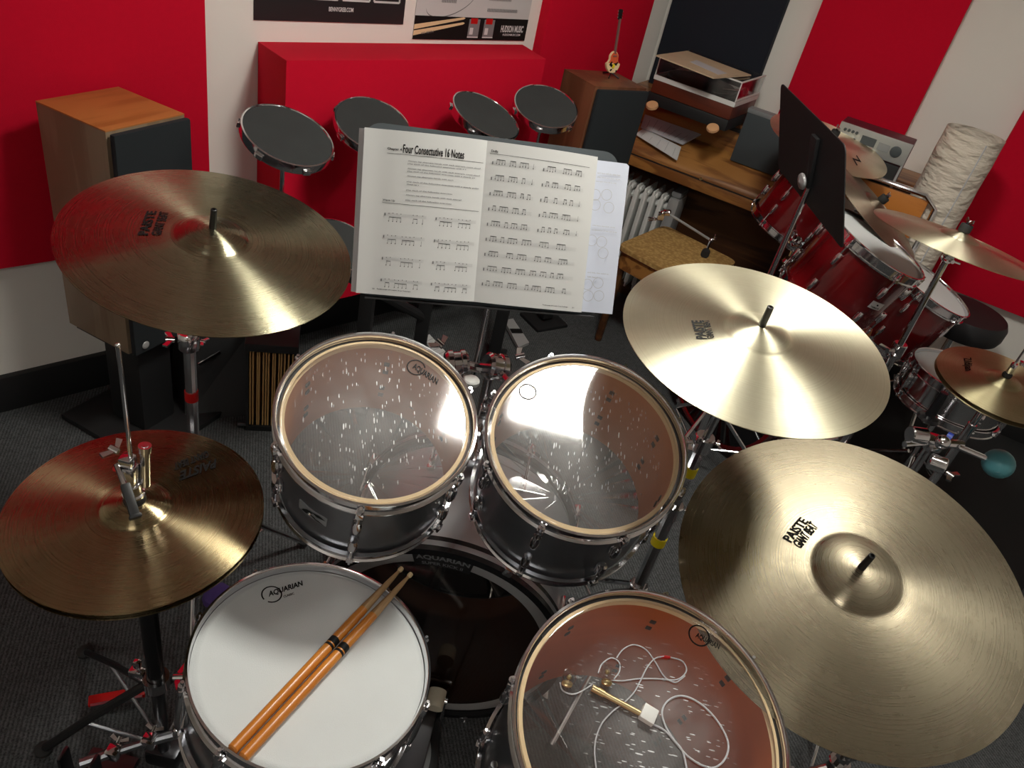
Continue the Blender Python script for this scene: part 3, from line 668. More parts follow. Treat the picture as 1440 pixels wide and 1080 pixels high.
# floor tom legs
for k in range(3):
    a=.9+2*pi*k/3; u=(TF.to_3x3()@Vector((cos(a),sin(a),0))); p=cF+u*.225-nF*.2; p1=Vector((p.x+u.x*.03,p.y+u.y*.03,.02))
    b=MB(); b.tube([p+nF*.10,p-nF*.10,p1+Vector((0,0,.05)),p1],.0055); lg=b.build('leg','chrome',flt); b=MB(); b.box((0,0,0),(.03,.03,.05),frame(p-u*.01,nF,u),bev=.006); b.build('leg_bracket','chrome',lg); b=MB(); b.sph(p1,.014,10); b.build('rubber_foot','rubber',lg)
# snare strainer
b=MB(TS); a=radians(178); q=Matrix.Rotation(a,4,'Z')@Matrix.Translation((.180,0,-.075)); b.box((.01,0,0),(.022,.034,.06),q,bev=.005); b.cyl(q@Vector((.02,0,-.01)),q@Vector((.02,.03,.045)),.004); b.cyl(q@Vector((.014,0,.03)),q@Vector((.014,0,.045)),.009); b.build('strainer','chrome',snare)
# snare mic / stand under snare
t=thing('snare_stand','chrome tripod stand holding up the snare drum','snare stand',(cS.x,cS.y,0))
zb_=cS-nS*.185
b=MB(); b.cyl((cS.x-.02,cS.y,.08),(cS.x-.02,cS.y,zb_.z-.03),.012); b.build('post','chrome',t)
for k in range(3):
    a=.4+2*pi*k/3; u=Vector((cos(a),sin(a),0)); b=MB(); b.tube([Vector((cS.x-.02,cS.y,zb_.z-.03)),zb_+u*.17-Vector((0,0,.012)),zb_+u*.185+Vector((0,0,.012))],.006); b.build('basket_arm','chrome',t)
tripod(t,Vector((cS.x-.02,cS.y,0)),.22,.24,.2)
# badge on left tom
TB=TTL
def cyl_hit(T,R_,u,v):
    Ti=T.inverted(); a=Ti@O; d=(Ti.to_3x3()@ray(u,v)); A=d.x**2+d.y**2; B=a.x*d.x+a.y*d.y; Cc=a.x**2+a.y**2-R_*R_; k=(-B-sqrt(B*B-A*Cc))/A; p=a+d*k; return math.atan2(p.y,p.x),p.z
ab,zbd=cyl_hit(TB,.154,440,722); print('badgeL',ab,zbd)
b=MB(TB); Rb=.165-.0105
def onshell(x,y,off=.001):   # x along circumference, y up along axis, around badge centre
    a=ab+x/Rb; r=Rb+off; return (r*cos(a),r*sin(a),zbd+y)
b.add([onshell(x,y,o) for o in(0,.0022) for x,y in ((-.028,-.015),(-.009,-.015),(.009,-.015),(.028,-.015),(.028,.015),(.009,.015),(-.009,.015),(-.028,.015))],[(8,9,14,15),(9,10,13,14),(10,11,12,13),(0,8,15,7),(3,4,12,11),(7,15,14,6),(6,14,13,5),(5,13,12,4),(0,1,9,8),(1,2,10,9),(2,3,11,10)])
b.cur=1
for poly in (((-.02,-.003),(-.004,.010),(.004,.010),(-.004,-.001)),((.0,.010),(.014,.014),(.026,.006),(.010,.003)),((-.008,-.002),(.004,-.002),(.024,-.013),(.008,-.011)),((-.022,-.010),(-.010,-.010),(-.004,.008),(-.010,.008))):
    b.add([onshell(x,y,.0028) for x,y in poly],[(0,1,2,3)])
b.cur=2; b.sph(onshell(-.004,.0,.003),.003,8)
b.build('badge',['grey','ink','chrome'],tomL,label='rectangular grey badge with a black letter R')
# ---- kick drum
t=thing('bass_drum','silver bass drum with black hoops behind the snare, under the rack toms','bass drum',(-.01,1.1,0))
ky=1.055; kx=-.028; Rk=.285; kd=.37
TK=frame((kx,ky,Rk+.004),(0,-1,0),(1,0,0))
b=MB(TK); b.lathe([(Rk-.012,-.02),(Rk-.012,-kd+.02),(Rk-.02,-kd+.02),(Rk-.02,-.02),(Rk-.012,-.02)],seg=96); 
for i in range(len(b.f)): b.mi[i]=0 if i%4==0 else 1
b.build('shell',['shellkick',mat('dark_amber_inner',srgb(96,56,34),.6)],t)
for nm,z0 in (('batter_hoop',0),('front_hoop',-kd+.0)):
    b=MB(TK); b.lathe([(Rk-.014,z0+.002),(Rk,z0),(Rk,z0-.013),(Rk+.0006,z0-.013),(Rk+.0006,z0-.027),(Rk,z0-.027),(Rk,z0-.040),(Rk-.014,z0-.040),(Rk-.014,z0+.002)],seg=96)
    for i in range(len(b.f)): b.mi[i]=1 if i%8 in (3,) else 0
    b.build(nm,['blackg','steel'],t)
b=MB(TK); b.lathe([(0,-.008),(Rk-.047,-.008),(Rk-.045,-.008)],seg=96)
b.cur=1; b.lathe([(Rk-.045,-.008),(Rk-.028,-.0075),(Rk-.016,-.011)],seg=96)
kh=b.build('batter_head',['smoke','lgrey'],t)
b=MB(TK); 
def karc(x,y,off=-.0045): a=pi/2-(x-.022)/(Rk-.03); r=Rk-.03+y; return (r*cos(a),r*sin(a),off)
K=10
for k in range(K):
    x0=-.062+.124*k/K; x1_=-.062+.124*(k+1)/K; b.add([karc(x0,-.020),karc(x1_,-.020),karc(x1_,.016),karc(x0,.016)],[(0,1,2,3)])
b.cur=1
put_text(b,'AQUARIAN',lambda x,y:karc(x,y,-.0038),(-.056,-.004),(.112,0),(0,.014)); put_text(b,'SUPER KICK II',lambda x,y:karc(x,y,-.0038),(-.045,-.0165),(.09,0),(0,.008))
b.build('head_label',['blackm','grey'],t)
b=MB(TK); b.lathe([(0,-kd+.012),(Rk-.016,-kd+.012)],seg=64); b.build('front_head','blackg',t)
for k in range(8):
    a=pi/8+2*pi*k/8; q=Matrix.Rotation(a,4,'Z')
    for z0,s_ in ((-.09,1),(-kd+.09,-1)):
        b=MB(TK@q); b.box((Rk-.006,0,z0),(.014,.02,.05),bev=.006); b.cyl((Rk+.004,0,z0),(Rk+.010,0,(.006 if s_>0 else -kd-.002)),.003,seg=8)
        b.box((Rk+.006,0,(-.018 if s_>0 else -kd-.022)),(.020,.022,.042),bev=.005); b.build('lug','chrome',t)
# spurs
for s in(-1,1):
    b=MB(); b.tube([(kx+s*Rk*.85,ky+kd*.8,.2),(kx+s*(Rk+.12),ky+kd+.08,.012)],.006); b.build('spur','chrome',t)
# ---- tom mount on kick
t=thing('tom_mount','chrome double tom holder between the two rack toms','tom mount',(-.045,1.36,.575))
mx=Vector((-.05,1.36,.57))
b=MB(); b.cyl(mx,mx+Vector((0,0,.27)),.0125,seg=20); b.build('post','chrome',t)
b=MB(); b.box((mx.x,mx.y,.588),(.07,.09,.02),bev=.005); b.build('base_bracket','chrome',t)
cA=at_z(642,512,.84); cB=at_z(697,516,.84)
print('mount',cA,cB)
for s,cc,tc,tn in ((-1,cA,cTL,nTL),(1,cB,cTR,nTR)):
    ax=Vector((-.75*1,-.45,.2)).normalized() if s>0 else Vector((.8,.3,.1)).normalized()
    b=MB(); T=frame(cc-ax*.02,ax); b.lathe([(0,-.004),(.025,-.004),(.030,.002),(.030,.012),(.026,.014),(.026,.028),(.030,.030),(.030,.038),(.024,.044),(0,.044)],T,28); b.tube([mx+Vector((0,0,.25)),cc],.011); wing(b,cc+Vector((.045*s,.03,.02)),(s,.5,.3),.016); b.build('ratchet_clamp','chrome',t)
    tgt=Vector(tc)-Vector(tn).normalized()*.10; dd=(tgt-cc); dd2=dd.normalized(); e=cc+dd2*max(.02,(dd.length-(.165 if s<0 else .178)+.004))
    b=MB(); b.tube([cc,e],.008); b.box((0,0,0),(.034,.05,.014),frame(e-dd2*.008,dd2),bev=.005); b.build('tom_arm','chrome',t)
cap=at_z(662,540,.86); b=MB(); b.lathe([(0,0),(.015,0),(.0165,.003),(.0165,.010),(.014,.013),(0,.014)],Matrix.Translation(cap),24); b.cyl(cap+Vector((0,0,-.10)),cap,.006); b.cyl(Vector((cap.x,cap.y,cap.z-.10)),mx+Vector((0,0,.12)),.006); b.build('memory_cap','white',t)
b=MB(); q=at_z(682,585,.72); b.box(q,(.03,.03,.05),bev=.006); b.cyl(q,Vector((mx.x,mx.y,q.z)),.007); wing(b,q+Vector((-.005,-.02,-.03)),(0,-1,0),.014); b.build('lower_clamp','chrome',t)
# ---- kick pedal
t=thing('kick_pedal','black bass drum pedal on the carpet in front of the bass drum','drum pedal',(kx,.9,0))
b=MB(); b.box((kx,.93,.012),(.11,.27,.012),bev=.004); b.build('base_plate','blackm',t)
b=MB(); b.box((0,0,0),(.085,.26,.009),Matrix.Translation((kx,.915,.075))@Matrix.Rotation(radians(20),4,'X'),bev=.003); b.build('footboard','dark_steel',t)
for s in(-1,1):
    b=MB(); b.tube([(kx+s*.055,1.04,.015),(kx+s*.05,1.04,.10)],.008); b.build('frame_post','chrome',t)
b=MB(); b.cyl((kx-.06,1.04,.10),(kx+.06,1.04,.10),.008); b.build('axle','chrome',t)
bq=pln(612,988,(0,1.0,0),(0,1,0)); kxx=bq.x; print('beater',bq)
b=MB(); b.cyl((kxx,1.03,.05),(kxx,1.005,bq.z),.004); sh=b.build('beater_rod','chrome',t)
b=MB(); b.cyl((kxx,.985,bq.z),(kxx,1.025,bq.z+.01),.020,seg=24); b.build('beater','cream',t)
# oval heel plate seen bottom centre (belongs to a second pedal by the snare)
oc=at_z(590,1062,.03); 
t=thing('drum_pedal','pedal footboard with an oval grey name plate beside the snare drum, bottom edge','drum pedal',(oc.x,oc.y,0))
TO=Matrix.Translation((oc.x-.02,oc.y-.005,.028))@Matrix.Rotation(radians(8),4,'Z')
b=MB(TO); K=40
b.prism([(.052*cos(2*pi*k/K),.085*sin(2*pi*k/K)) for k in range(K)],.006); b.build('heel_plate','blackm',t)
b=MB(TO); b.prism([(.046*cos(2*pi*k/K),.078*sin(2*pi*k/K)) for k in range(K)],.0015,Matrix.Translation((0,0,.006))); b.cur=1; put_text(b,'RA',lambda x,y:(x,y,.0082),(.002,.006),(.03,0),(0,.022)); b.box((.010,-.012,.008),(.026,.003,.0008)); b.box((.006,-.026,.008),(.04,.002,.0008)); b.build('name_plate',['grey','ink'],t)
b=MB(TO); b.box((0,-.02,-.014),(.13,.25,.024),bev=.006); b.build('base_plate','blackm',t)
# driveshaft of the double pedal, bottom left
t=thing('drum_pedal','chrome driveshaft and pedal frame at the bottom left corner in front of the snare drum','drum pedal',at_z(170,1055,.0))
zs_=.16; a0_=at_z(112,1074,zs_); a1_=at_z(160,1058,zs_); a2_=at_z(210,1042,zs_); a3_=at_z(262,1028,zs_)
b=MB(); b.tube([a0_,a1_],.010); b.tube([a1_,a2_],.008); b.tube([a2_,a3_],.0105); b.build('driveshaft','steel',t)
for q_ in (a1_,a2_): b=MB(); b.box(q_,(.026,.026,.026),bev=.005); wing(b,q_+Vector((0,.02,.01)),(0,1,.3),.010); b.build('universal_joint','chrome',t)
b=MB(); 
for s_ in(-1,1): b.box(a0_+Vector((s_*.03,0,-.06)),(.008,.03,.17),bev=.003)
b.box(a0_+Vector((0,0,-.145)),(.10,.20,.012)); b.build('pedal_frame','dark_steel',t)
# small mute cloth
q=at_z(305,838,.02); b=MB(); b.sph((q.x,q.y,.02),.035,12,sc=(1,1.2,.6)); o=b.build('cloth','purple'); setk(o,'small purple cloth on the floor between hi-hat and snare drum','cloth')
# ---- drumsticks
def stick(p_butt,p_tip,label):
    L=(p_tip-p_butt).length; T=frame(p_butt,p_tip-p_butt); t=thing('drumstick',label,'drumstick',T,'pair of drumsticks on the snare drum')
    r=.0083
    b=MB(T); b.lathe([(0,0),(r-.002,0),(r,.002),(r,L*.495)],seg=20); b.lathe([(r,L*.54),(r,L*.66),(r*.93,L*.72)],seg=20); b.build('shaft','stickw',t)
    b=MB(T); b.lathe([(r*.93,L*.72),(r*.75,L*.82),(r*.52,L*.92),(r*.34,L*.965),(r*.32,L*.972)],seg=20); b.build('shoulder','stickt',t)
    b=MB(T); b.lathe([(r*.32,L*.970),(r*.55,L*.982),(r*.5,L*.995),(0,L)],seg=16); b.build('tip','edge',t)
    b=MB(T); b.lathe([(r,L*.495),(r+.0003,L*.496),(r+.0003,L*.505),(r,L*.506)],seg=20); b.lathe([(r,L*.512),(r+.0003,L*.513),(r+.0003,L*.54),(r,L*.541)],seg=20); b.build('black_band','ink',t)
    b=MB(T); b.lathe([(r,L*.506),(r,L*.512)],seg=20); b.build('wood_ring','stickw',t)
    return t
def on_head(T,u,v,z): x,y=local_xy(T,u,v,z); return T@Vector((x,y,z))
hzS=-.010+.0075
for (u0,v0,u1,v1,lab) in ((326,1055,566,798,'upper left wooden drumstick of the pair lying across the snare drum'),(341,1066,579,806,'lower right wooden drumstick of the pair lying across the snare drum')):
    p0=on_head(TS,u0,v0,hzS); p1=on_head(TS,u1,v1,hzS)
    d=(p1-p0).normalized(); zc=0
    # rest on the far hoop: lift tip end slightly
    p0=p0+nS*.000; p1=on_head(TS,u1,v1,.012)
    p0=on_head(TS,u0,v0,-.001)
    stick(p0,p0+(p1-p0).normalized()*min((p1-p0).length,.42),lab)
    print('stick len',(p1-p0).length)
# ---- earphones on the floor tom
t=thing('earphones','clear in-ear earphones with a thin white cable lying on the floor tom','earphones',TF)
def fp(u,v,h=.003): x,y=local_xy(TF,u,v,-.01+h); return TF@Vector((x,y,-.01+h))
def cab(pts,name='cable',r=.0012,mm='paper2',h=.0018):
    b=MB(); b.tube([fp(u,v,h) for u,v in pts],r,8,smooth=6); return b.build(name,mm,t)
Zm=lambda u,v:(780+u/5.4,880+v/5.4)
cab([Zm(*p) for p in ((40,430),(60,490),(130,520),(200,500),(280,450))])
cab([Zm(*p) for p in ((330,360),(360,290),(430,245),(490,280),(490,350),(450,405))])
cab([Zm(*p) for p in ((470,245),(520,180),(600,145),(690,180),(760,270),(820,370),(870,412),(950,400),(1000,340),(970,270),(880,240))])
cab([Zm(*p) for p in ((830,232),(760,250),(700,320),(650,420),(600,510),(520,590),(440,650),(360,740),(315,850),(303,960),(315,1080))],h=.0035)
cab([Zm(*p) for p in ((440,415),(520,418),(620,405),(730,402),(850,410),(920,430),(990,380))])
cab([Zm(*p) for p in ((750,750),(840,800),(930,900),(1010,990),(1120,1060),(1220,1075),(1300,1000),(1315,880),(1240,730),(1130,610),(1020,545),(930,535),(850,580),(815,660),(840,760),(900,860),(970,950),(1000,1080))],r=.0016,h=.002)
b=MB(); b.tube([fp(*Zm(805,235),.002),fp(*Zm(875,240),.002)],.0025); b.build('cable_slider','redtape',t)
for (u,v,u2,v2) in ((110,390,95,440),(400,350,395,430)):
    b=MB(); b.sph(fp(*Zm(u,v),.010),.011,14,sc=(1.0,1.25,.8)); b.build('earpiece_shell','acrylic',t); b=MB(); b.sph(fp(*Zm(u2,v2),.007),.005,10,sc=(1.8,1.2,1)); b.sph(fp(*Zm(u,v),.010),.004,10); b.build('driver','gold',t)
t2=thing('audio_adapter','white square charging adapter on a brass plug lying on the floor tom','adapter',TF)
p0=fp(*Zm(285,470),.006); p1=fp(*Zm(650,665),.006); b=MB(); b.cyl(p0,p0.lerp(p1,.25),.0055); b.cyl(p0.lerp(p1,.25),p1,.0042); b.build('plug_barrel','gold',t2)
q0=Vector((*local_xy(TF,*Zm(690,590),.0),0)); q1=Vector((*local_xy(TF,*Zm(795,655),.0),0)); q2=Vector((*local_xy(TF,*Zm(635,690),.0),0)); cc=(q1+q2)/2; 
b=MB(TF@Matrix.Translation((cc.x,cc.y,-.002))@Matrix.Rotation(math.atan2((q1-q0).y,(q1-q0).x),4,'Z')); b.box((0,0,0),((q1-q0).length,(q2-q0).length,.013),bev=.002); b.build('plug_body','white',t2)
# ================================================================== MUSIC STAND WITH THE BOOK
hB=Vector((.97012928,.2392128,.04032883)).normalized(); vB=Vector((.14985423,-.40447156,-.90218982)); vB=(vB-hB*vB.dot(hB)).normalized()
nBk=hB.cross(-vB); 
if nBk.dot(O-Vector((-.13,1.3,1.16)))<0: nBk=-nBk
Tbk=frame(Vector((-.1285,1.3205,1.1595)),nBk,hB)      # origin = middle of the spine, x right, y up the page, z toward the reader
def bl(u,v,z=0): return local_xy(Tbk,u,v,z)
c_tl=bl(513,180);c_sp=bl(685,198);c_tr=bl(840,221);c_bl=bl(501,411);c_sb=bl(666,424);c_br=bl(817,439)
print('book',c_tl,c_sp,c_tr,c_bl,c_sb,c_br)
t=thing('music_stand','black music stand in the centre holding the open drum book','music stand',(Tbk.translation.x,1.52,0))
dk=MB(Tbk); xl=c_bl[0]-.004; xr=bl(876,216)[0]; yb=c_bl[1]-.006; yt=bl(700,190)[1]
yt2=max(bl(515,176)[1],bl(860,212)[1])
def rrect(x0,x1,y0,y1,r,K=6):
    p=[]
    for cx_,cy_,a0 in ((x1-r,y1-r,0),(x0+r,y1-r,pi/2),(x0+r,y0+r,pi),(x1-r,y0+r,1.5*pi)):
        for k in range(K+1): a=a0+pi/2*k/K; p.append((cx_+r*cos(a),cy_+r*sin(a)))
    return p
dk.prism(rrect(xl,xr,yb,yt2,.03),.003,Matrix.Translation((0,0,-.022))); dk.build('desk','dgrey',t)
dk=MB(Tbk); dk.box(((xl+xr)/2,yb-.001,-.006),(xr-xl-.04,.003,.036)); dk.build('ledge','blackm',t)
b=MB(Tbk); b.box((0,-.02,-.034),(.05,.20,.022),bev=.005); b.build('desk_bracket','blackm',t)
hinge=Tbk@Vector((0,-.10,-.05)); pb_=Vector((-.10,1.60,0)); 
b=MB(); b.tube([Tbk@Vector((0,-.06,-.035)),hinge,Vector((pb_.x,pb_.y,.93))],.009); b.build('tilt_arm','chrome',t)
b=MB(); b.cyl((pb_.x,pb_.y,.50),(pb_.x,pb_.y,.95),.0075); b.build('upper_tube','chrome',t)
b=MB(); b.cyl((pb_.x,pb_.y,.06),(pb_.x,pb_.y,.55),.011); b.build('lower_tube','blackm',t)
tripod(t,pb_,.22,.20,pi/2,mm='blackm',brace=False)
# the open book
bk=thing('open_book','open drum exercise book with printed notation on the music stand','book',Tbk)
pw_l=.2185; pw_r=.2065
def page_fn(side):      # height of the paper above the desk as function of distance to spine (curved pages)
    def h(x):
        d=abs(x-xs_)/.21; 
        return (.010+.012*sin(min(1,d*1.25)*pi)**1.0*.9*(1-d*.3) if side<0 else .008+.008*sin(min(1,d*1.4)*pi))-.006+ (.0 if side<0 else 0)
    return h
xs_=0
def spx(y):            # spine x at height y
    return c_sb[0]+(c_sp[0]-c_sb[0])*(y-c_sb[1])/(c_sp[1]-c_sb[1])
def page(side,corn,mm,name,lab=None):
    (tx,ty),(sx,sy),(bx_,by_),(ex,ey)=corn     # outer top, spine top, outer bottom, spine bottom
    h=page_fn(side); N=20; b=MB(Tbk); 
    def P(s,tt):       # s 0 spine..1 outer; tt 0 bottom ..1 top
        x=(ex+(bx_-ex)*s)*(1-tt)+(sx+(tx-sx)*s)*tt; y=(ey+(by_-ey)*s)*(1-tt)+(sy+(ty-sy)*s)*tt
        return x,y,h_s(s)
    def h_s(s): return (.004+.013*sin(min(1,s*1.15)*pi/1.15)**.8 if side<0 else .004+.010*sin(min(1,s*1.0)*pi)**.8)
    vs=[];fs=[]
    for i in range(N+1):
        for tt in (0,1):
            x,y,z=P(i/N,tt); vs+= [(x,y,z),(x,y,-.016 if side<0 else -.014)]
    for i in range(N):
        o=i*4; fs+=[(o,o+4,o+6,o+2),(o+1,o+3,o+7,o+5),(o,o+1,o+5,o+4),(o+2,o+6,o+7,o+3)]
    fs+=[(0,2,3,1),(N*4,N*4+1,N*4+3,N*4+2)]
    b.add(vs,fs)
    return b,P
def put_page(b,P,kind,s,tt,w,h,body=None,side=1):
    """s,tt = left-bottom corner in reading coordinates (0..1 across, 0..1 up)"""
    def fn(a,c):
        ss=a if side>0 else 1-a
        x,y,z=P(ss,c); return (x,y,z+.0006)
    if kind=='text': put_text(b,body,fn,(s,tt),(w,0),(0,h))
    else:
        K=max(1,int(w/.12)); 
        for k in range(K):
            a0,a1=s+w*k/K,s+w*(k+1)/K
            b.add([fn(a0,tt),fn(a1,tt),fn(a1,tt+h),fn(a0,tt+h)],[(0,1,2,3)])
rnd=random.Random(3)
def stave(b,P,side,s,tt,w,sc=1.0,bars=8,low=False):
    for l in range(5): b.cur=3; put_page(b,P,'q',s,tt+l*.0042*sc,w,.0009,side=side)
    b.cur=2; put_page(b,P,'q',s-.004,tt,.010,.016*sc,side=side)
    b.cur=1
    n=bars; k=0
    step=w*.93/n
    while k<n:
        x=s+.03+step*k; g=rnd.choice((2,4,4,3)); g=min(g,n-k); hgt=rnd.uniform(.9,1.0)
        y0=tt+(.004 if not low else -.030)*sc
        for j in range(g):
            xx=x+j*step*.82; b.cur=1
            put_page(b,P,'q',xx,tt+rnd.choice((.0,.002,.006))*sc if not low else tt-.034*sc,.0075,.005*sc,side=side)
            b.cur=2; put_page(b,P,'q',xx+.0045,tt+(.002 if not low else -.034)*sc,.0022,(.026 if not low else .030)*sc,side=side)
            if low: b.cur=1; put_page(b,P,'q',xx,tt+.012*sc+rnd.uniform(0,.004),.006,.004,side=side)
        b.cur=1
        put_page(b,P,'q',x+.0045,tt+(.026 if not low else -.008)*sc,step*.82*(g-1)+.002,.0034*sc,side=side)
        k+=g+rnd.choice((0,0,1))
bL_b,PL=page(-1,(c_tl,c_sp,c_bl,c_sb),None,'left_page')
b=bL_b; b.cur=1
def tx(s,tt,w,h,body,cur=1,side=-1,bb=None,PP=None):
    bb=bb or bL_b; PP=PP or PL; bb.cur=cur; put_page(bb,PP,'text',s,tt,w,h,body,side)
tx(.19,.878,.115,.020,'Chapter 4'); tx(.315,.872,.50,.052,'Four Consectutive 16 Notes')
b.cur=1; put_page(b,PL,'q',.19,.862,.79,.0022,side=-1)
for i,(row,ww) in enumerate(((.822,.60),(.806,.48),(.778,.60),(.762,.56),(.734,.38),(.700,.60),(.684,.10),(.650,.38),(.620,.46),(.590,.38))):
    tx(.36,row,ww,.0095,('Always tap alternate hands with each example count aloud slowly' if i%2==0 else 'play each of the following exercises with a steady pulse')[:max(12,int(ww*95))],2)
tx(.175,.575,.10,.015,'Warm Up'); b.cur=1; put_page(b,PL,'q',.175,.566,.80,.0022,side=-1)
for r in range(4):
    for c in range(2):
        stave(b,PL,-1,.20+.42*c,.490-.135*r,.34,1.0,8,low=True)
tx(.17,.030,.28,.009,'Fundamentals Of Creative Drum Technique'); tx(.13,.030,.02,.009,'30',2)
lp=b.build('left_page',['paper','ink','inkg','inkl'],bk)
# page-edge stack on the left
b=MB(Tbk)
for k in range(3):
    x0=c_bl[0]+.004*k; b.add([(c_bl[0]+.010-k*.006,c_bl[1],.002-k*.003),(c_tl[0]+.010-k*.006,c_tl[1],.002-k*.003),(c_tl[0]-.002-k*.004,c_tl[1],-.003-k*.003),(c_bl[0]-.002-k*.004,c_bl[1],-.003-k*.003)],[(0,1,2,3)])
b.build('page_edges','paper2',bk)
b,PR=page(1,(c_tr,c_sp,c_br,c_sb),None,'right_page')
tx(.04,.935,.06,.014,'Drills',1,1,b,PR); b.cur=1; put_page(b,PR,'q',.03,.925,.90,.0022,side=1)
for r in range(5):
    for c in range(2): stave(b,PR,1,.06+.45*c,.862-.094*r,.38,1.15,12)
for r in range(4): stave(b,PR,1,.06,.392-.094*r,.82,1.15,24)
tx(.62,.022,.24,.009,'Fundamentals Of Creative Drum Technique',1,1,b,PR); tx(.90,.022,.02,.009,'31',2,1,b,PR)
b.build('right_page',['paper','ink','inkg','inkl'],bk)
b=MB(Tbk); b.box(((c_tl[0]+c_tr[0])/2-.004,(c_tl[1]+c_bl[1])/2,-.0175),(c_tr[0]-c_tl[0]-.02,c_tl[1]-c_bl[1]-.004,.002)); b.build('cover','blackg',bk)
# loose handout behind the right page
h1=bl(888,230);h2=bl(864,443)
ho=thing('handout','loose bluish printed sheet with small circles sticking out behind the drum book','sheet of paper',Tbk)
b=MB(Tbk); X0=.10; b.add([(X0,h2[1],-.0150),(h2[0],h2[1],-.0145),(h1[0],h1[1]-.004,-.012),(h1[0]-.006,h1[1],-.011),(X0,h1[1],-.0150),(X0,h2[1],-.0155),(h2[0],h2[1],-.0150),(h1[0],h1[1]-.004,-.0125),(h1[0]-.006,h1[1],-.0115),(X0,h1[1],-.0155)],[(0,1,2,3,4),(9,8,7,6,5),(0,5,6,1),(1,6,7,2),(2,7,8,3)])
b.cur=1
def circ(cx_,cy_,r,w=.0009):
    K=28
    for k in range(K):
        a,a2=2*pi*k/K,2*pi*(k+1)/K
        b.add([(cx_+rr*cos(q),cy_+rr*sin(q),-.0105) for rr,q in ((r,a),(r,a2),(r-w,a2),(r-w,a))],[(0,1,2,3)])
for (u,v) in ((837,274),(853,274),(837,288),(856,292),(832,338),(846,340),(848,356),(826,400),(841,398),(842,416),(827,416)):
    cx_,cy_=bl(u,v,-.011); circ(cx_,cy_,.0105)
for (u,v,w,s_) in ((840,244,.045,'each hand with the other foot'),(840,250,.045,'play twice and then repeat'),(838,256,.04,'alternating from left to right'),(833,318,.045,'right hand, then both, slowly'),(832,324,.05,'combinations of two and three'),(826,384,.042,'each limb, then switch to'),(826,390,.02,'left hand')):
    x,y=bl(u,v,-.011); put_text(b,s_,lambda X,Y:(X,Y,-.0105),(x,y),(w,0),(0,.003))
b.build('sheet',['paperb','inkl'],ho)
# ================================================================== SECOND MUSIC STAND (seen from behind)
dirw=Vector((.62,-.78,0)).normalized()
pTL=at_d(1097,116,2.62); pBL=at_d(1095,236,2.66); pTR=at_d(1190,205,2.24); pBR=at_d(1184,352,2.28)
print('stand2 size',(pTL-pTR).length,(pTL-pBL).length,(pTR-pBR).length)
wv=((pTR-pTL)+(pBR-pBL)).normalized(); hv=((pTL-pBL)+(pTR-pBR)); hv=(hv-wv*hv.dot(wv)).normalized(); cen=(pTL+pTR+pBL+pBR)/4; nn=wv.cross(hv)
if nn.dot(O-cen)<0: nn=-nn
T2=frame(cen,nn,wv); Ti=T2.inverted()
t=thing('music_stand','black music stand seen from behind with a silver knob in front of the record player','music stand',(cen.x,cen.y,0))
q=[Ti@p for p in (pTL,pTR,pBR,pBL)]
b=MB(T2)
poly=[]
for (a_,c_) in zip(q,q[1:]+q[:1]): pass
def rounded(pts,r,K=5):
    out=[]
    n=len(pts)
    for i in range(n):
        p=Vector((pts[i][0],pts[i][1])); a=Vector((pts[i-1][0],pts[i-1][1]))-p; c_=Vector((pts[(i+1)%n][0],pts[(i+1)%n][1]))-p; a.normalize(); c_.normalize()
        p0=p+a*r; p1=p+c_*r
        for k in range(K+1):
            tt=k/K; out.append(tuple((1-tt)**2*p0+2*tt*(1-tt)*p+tt*tt*p1))
    return out
b.prism(rounded([(v.x,v.y) for v in q],.022),.003,Matrix.Translation((0,0,-.003))); b.build('desk','blackm',t)
kn=at_d(1128,255,(cen-O).length-.02); kl=Ti@kn
b=MB(T2); b.tube([(kl.x,kl.y,.008),(kl.x-.02,kl.y+.11,.006)],.008); b.box((kl.x-.006,kl.y+.055,.008),(.040,.15,.012),bev=.004); b.build('desk_bracket','blackm',t)
b=MB(T2); b.lathe([(0,0),(.022,0),(.024,.003),(.022,.008),(.006,.012),(0,.014)],Matrix.Translation((kl.x,kl.y,.024)),28); b.build('knob','lgrey',t)
pf=at_z(1092,385,.50); kp=T2@Vector((kl.x,kl.y,-.002)); 
kp=Vector((kp.x,kp.y,kp.z))
b=MB(); b.cyl(kp-Vector((0,0,.02)),Vector((kp.x,kp.y,.45)),.009); b.build('upper_tube','chrome',t)
b=MB(); b.cyl(Vector((kp.x,kp.y,.05)),Vector((kp.x,kp.y,.5)),.012); b.build('lower_tube','chrome',t)
tripod(t,Vector((kp.x,kp.y,0)),.3,.3,2.0,mm='chrome')
# ================================================================== LEFT: SPEAKERS, CASES
def spk(name,label,cor,z0,z1,side,toppl,gn):
    # cor: front-left, front-right, back-right, back-left at floor plan
    fl_,fr_,br_,bl2=cor; c_=sum((Vector((p[0],p[1],0)) for p in cor),Vector())/4
    fx=Vector((fr_[0]-fl_[0],fr_[1]-fl_[1],0)); w=fx.length; fx.normalize(); fy=Vector((-fx.y,fx.x,0))
    d=(Vector((bl2[0]-fl_[0],bl2[1]-fl_[1],0)).dot(fy))
    T=frame(Vector((fl_[0],fl_[1],z0)),(0,0,1),fx); t=thing(name,label,'loudspeaker',T); h=z1-z0
    b=MB(T); b.box((w/2,d/2+.008,h/2),(w,d-.016,h-.004),bev=.002); b.build('cabinet',side,t)
    b=MB(T); b.box((w/2,d/2+.008,h-.001),(w,d-.016,.004),bev=.001); b.build('top_veneer',toppl,t)
    b=MB(T); b.box((w/2,.0,h/2),(w-.006,.018,h-.008),bev=.006); b.build('grille','grille',t)
    return t,T,w,d
zt=1.0; P1=[at_z(155,188,zt),at_z(266,163,zt),at_z(135,122,zt),at_z(21,147,zt)]
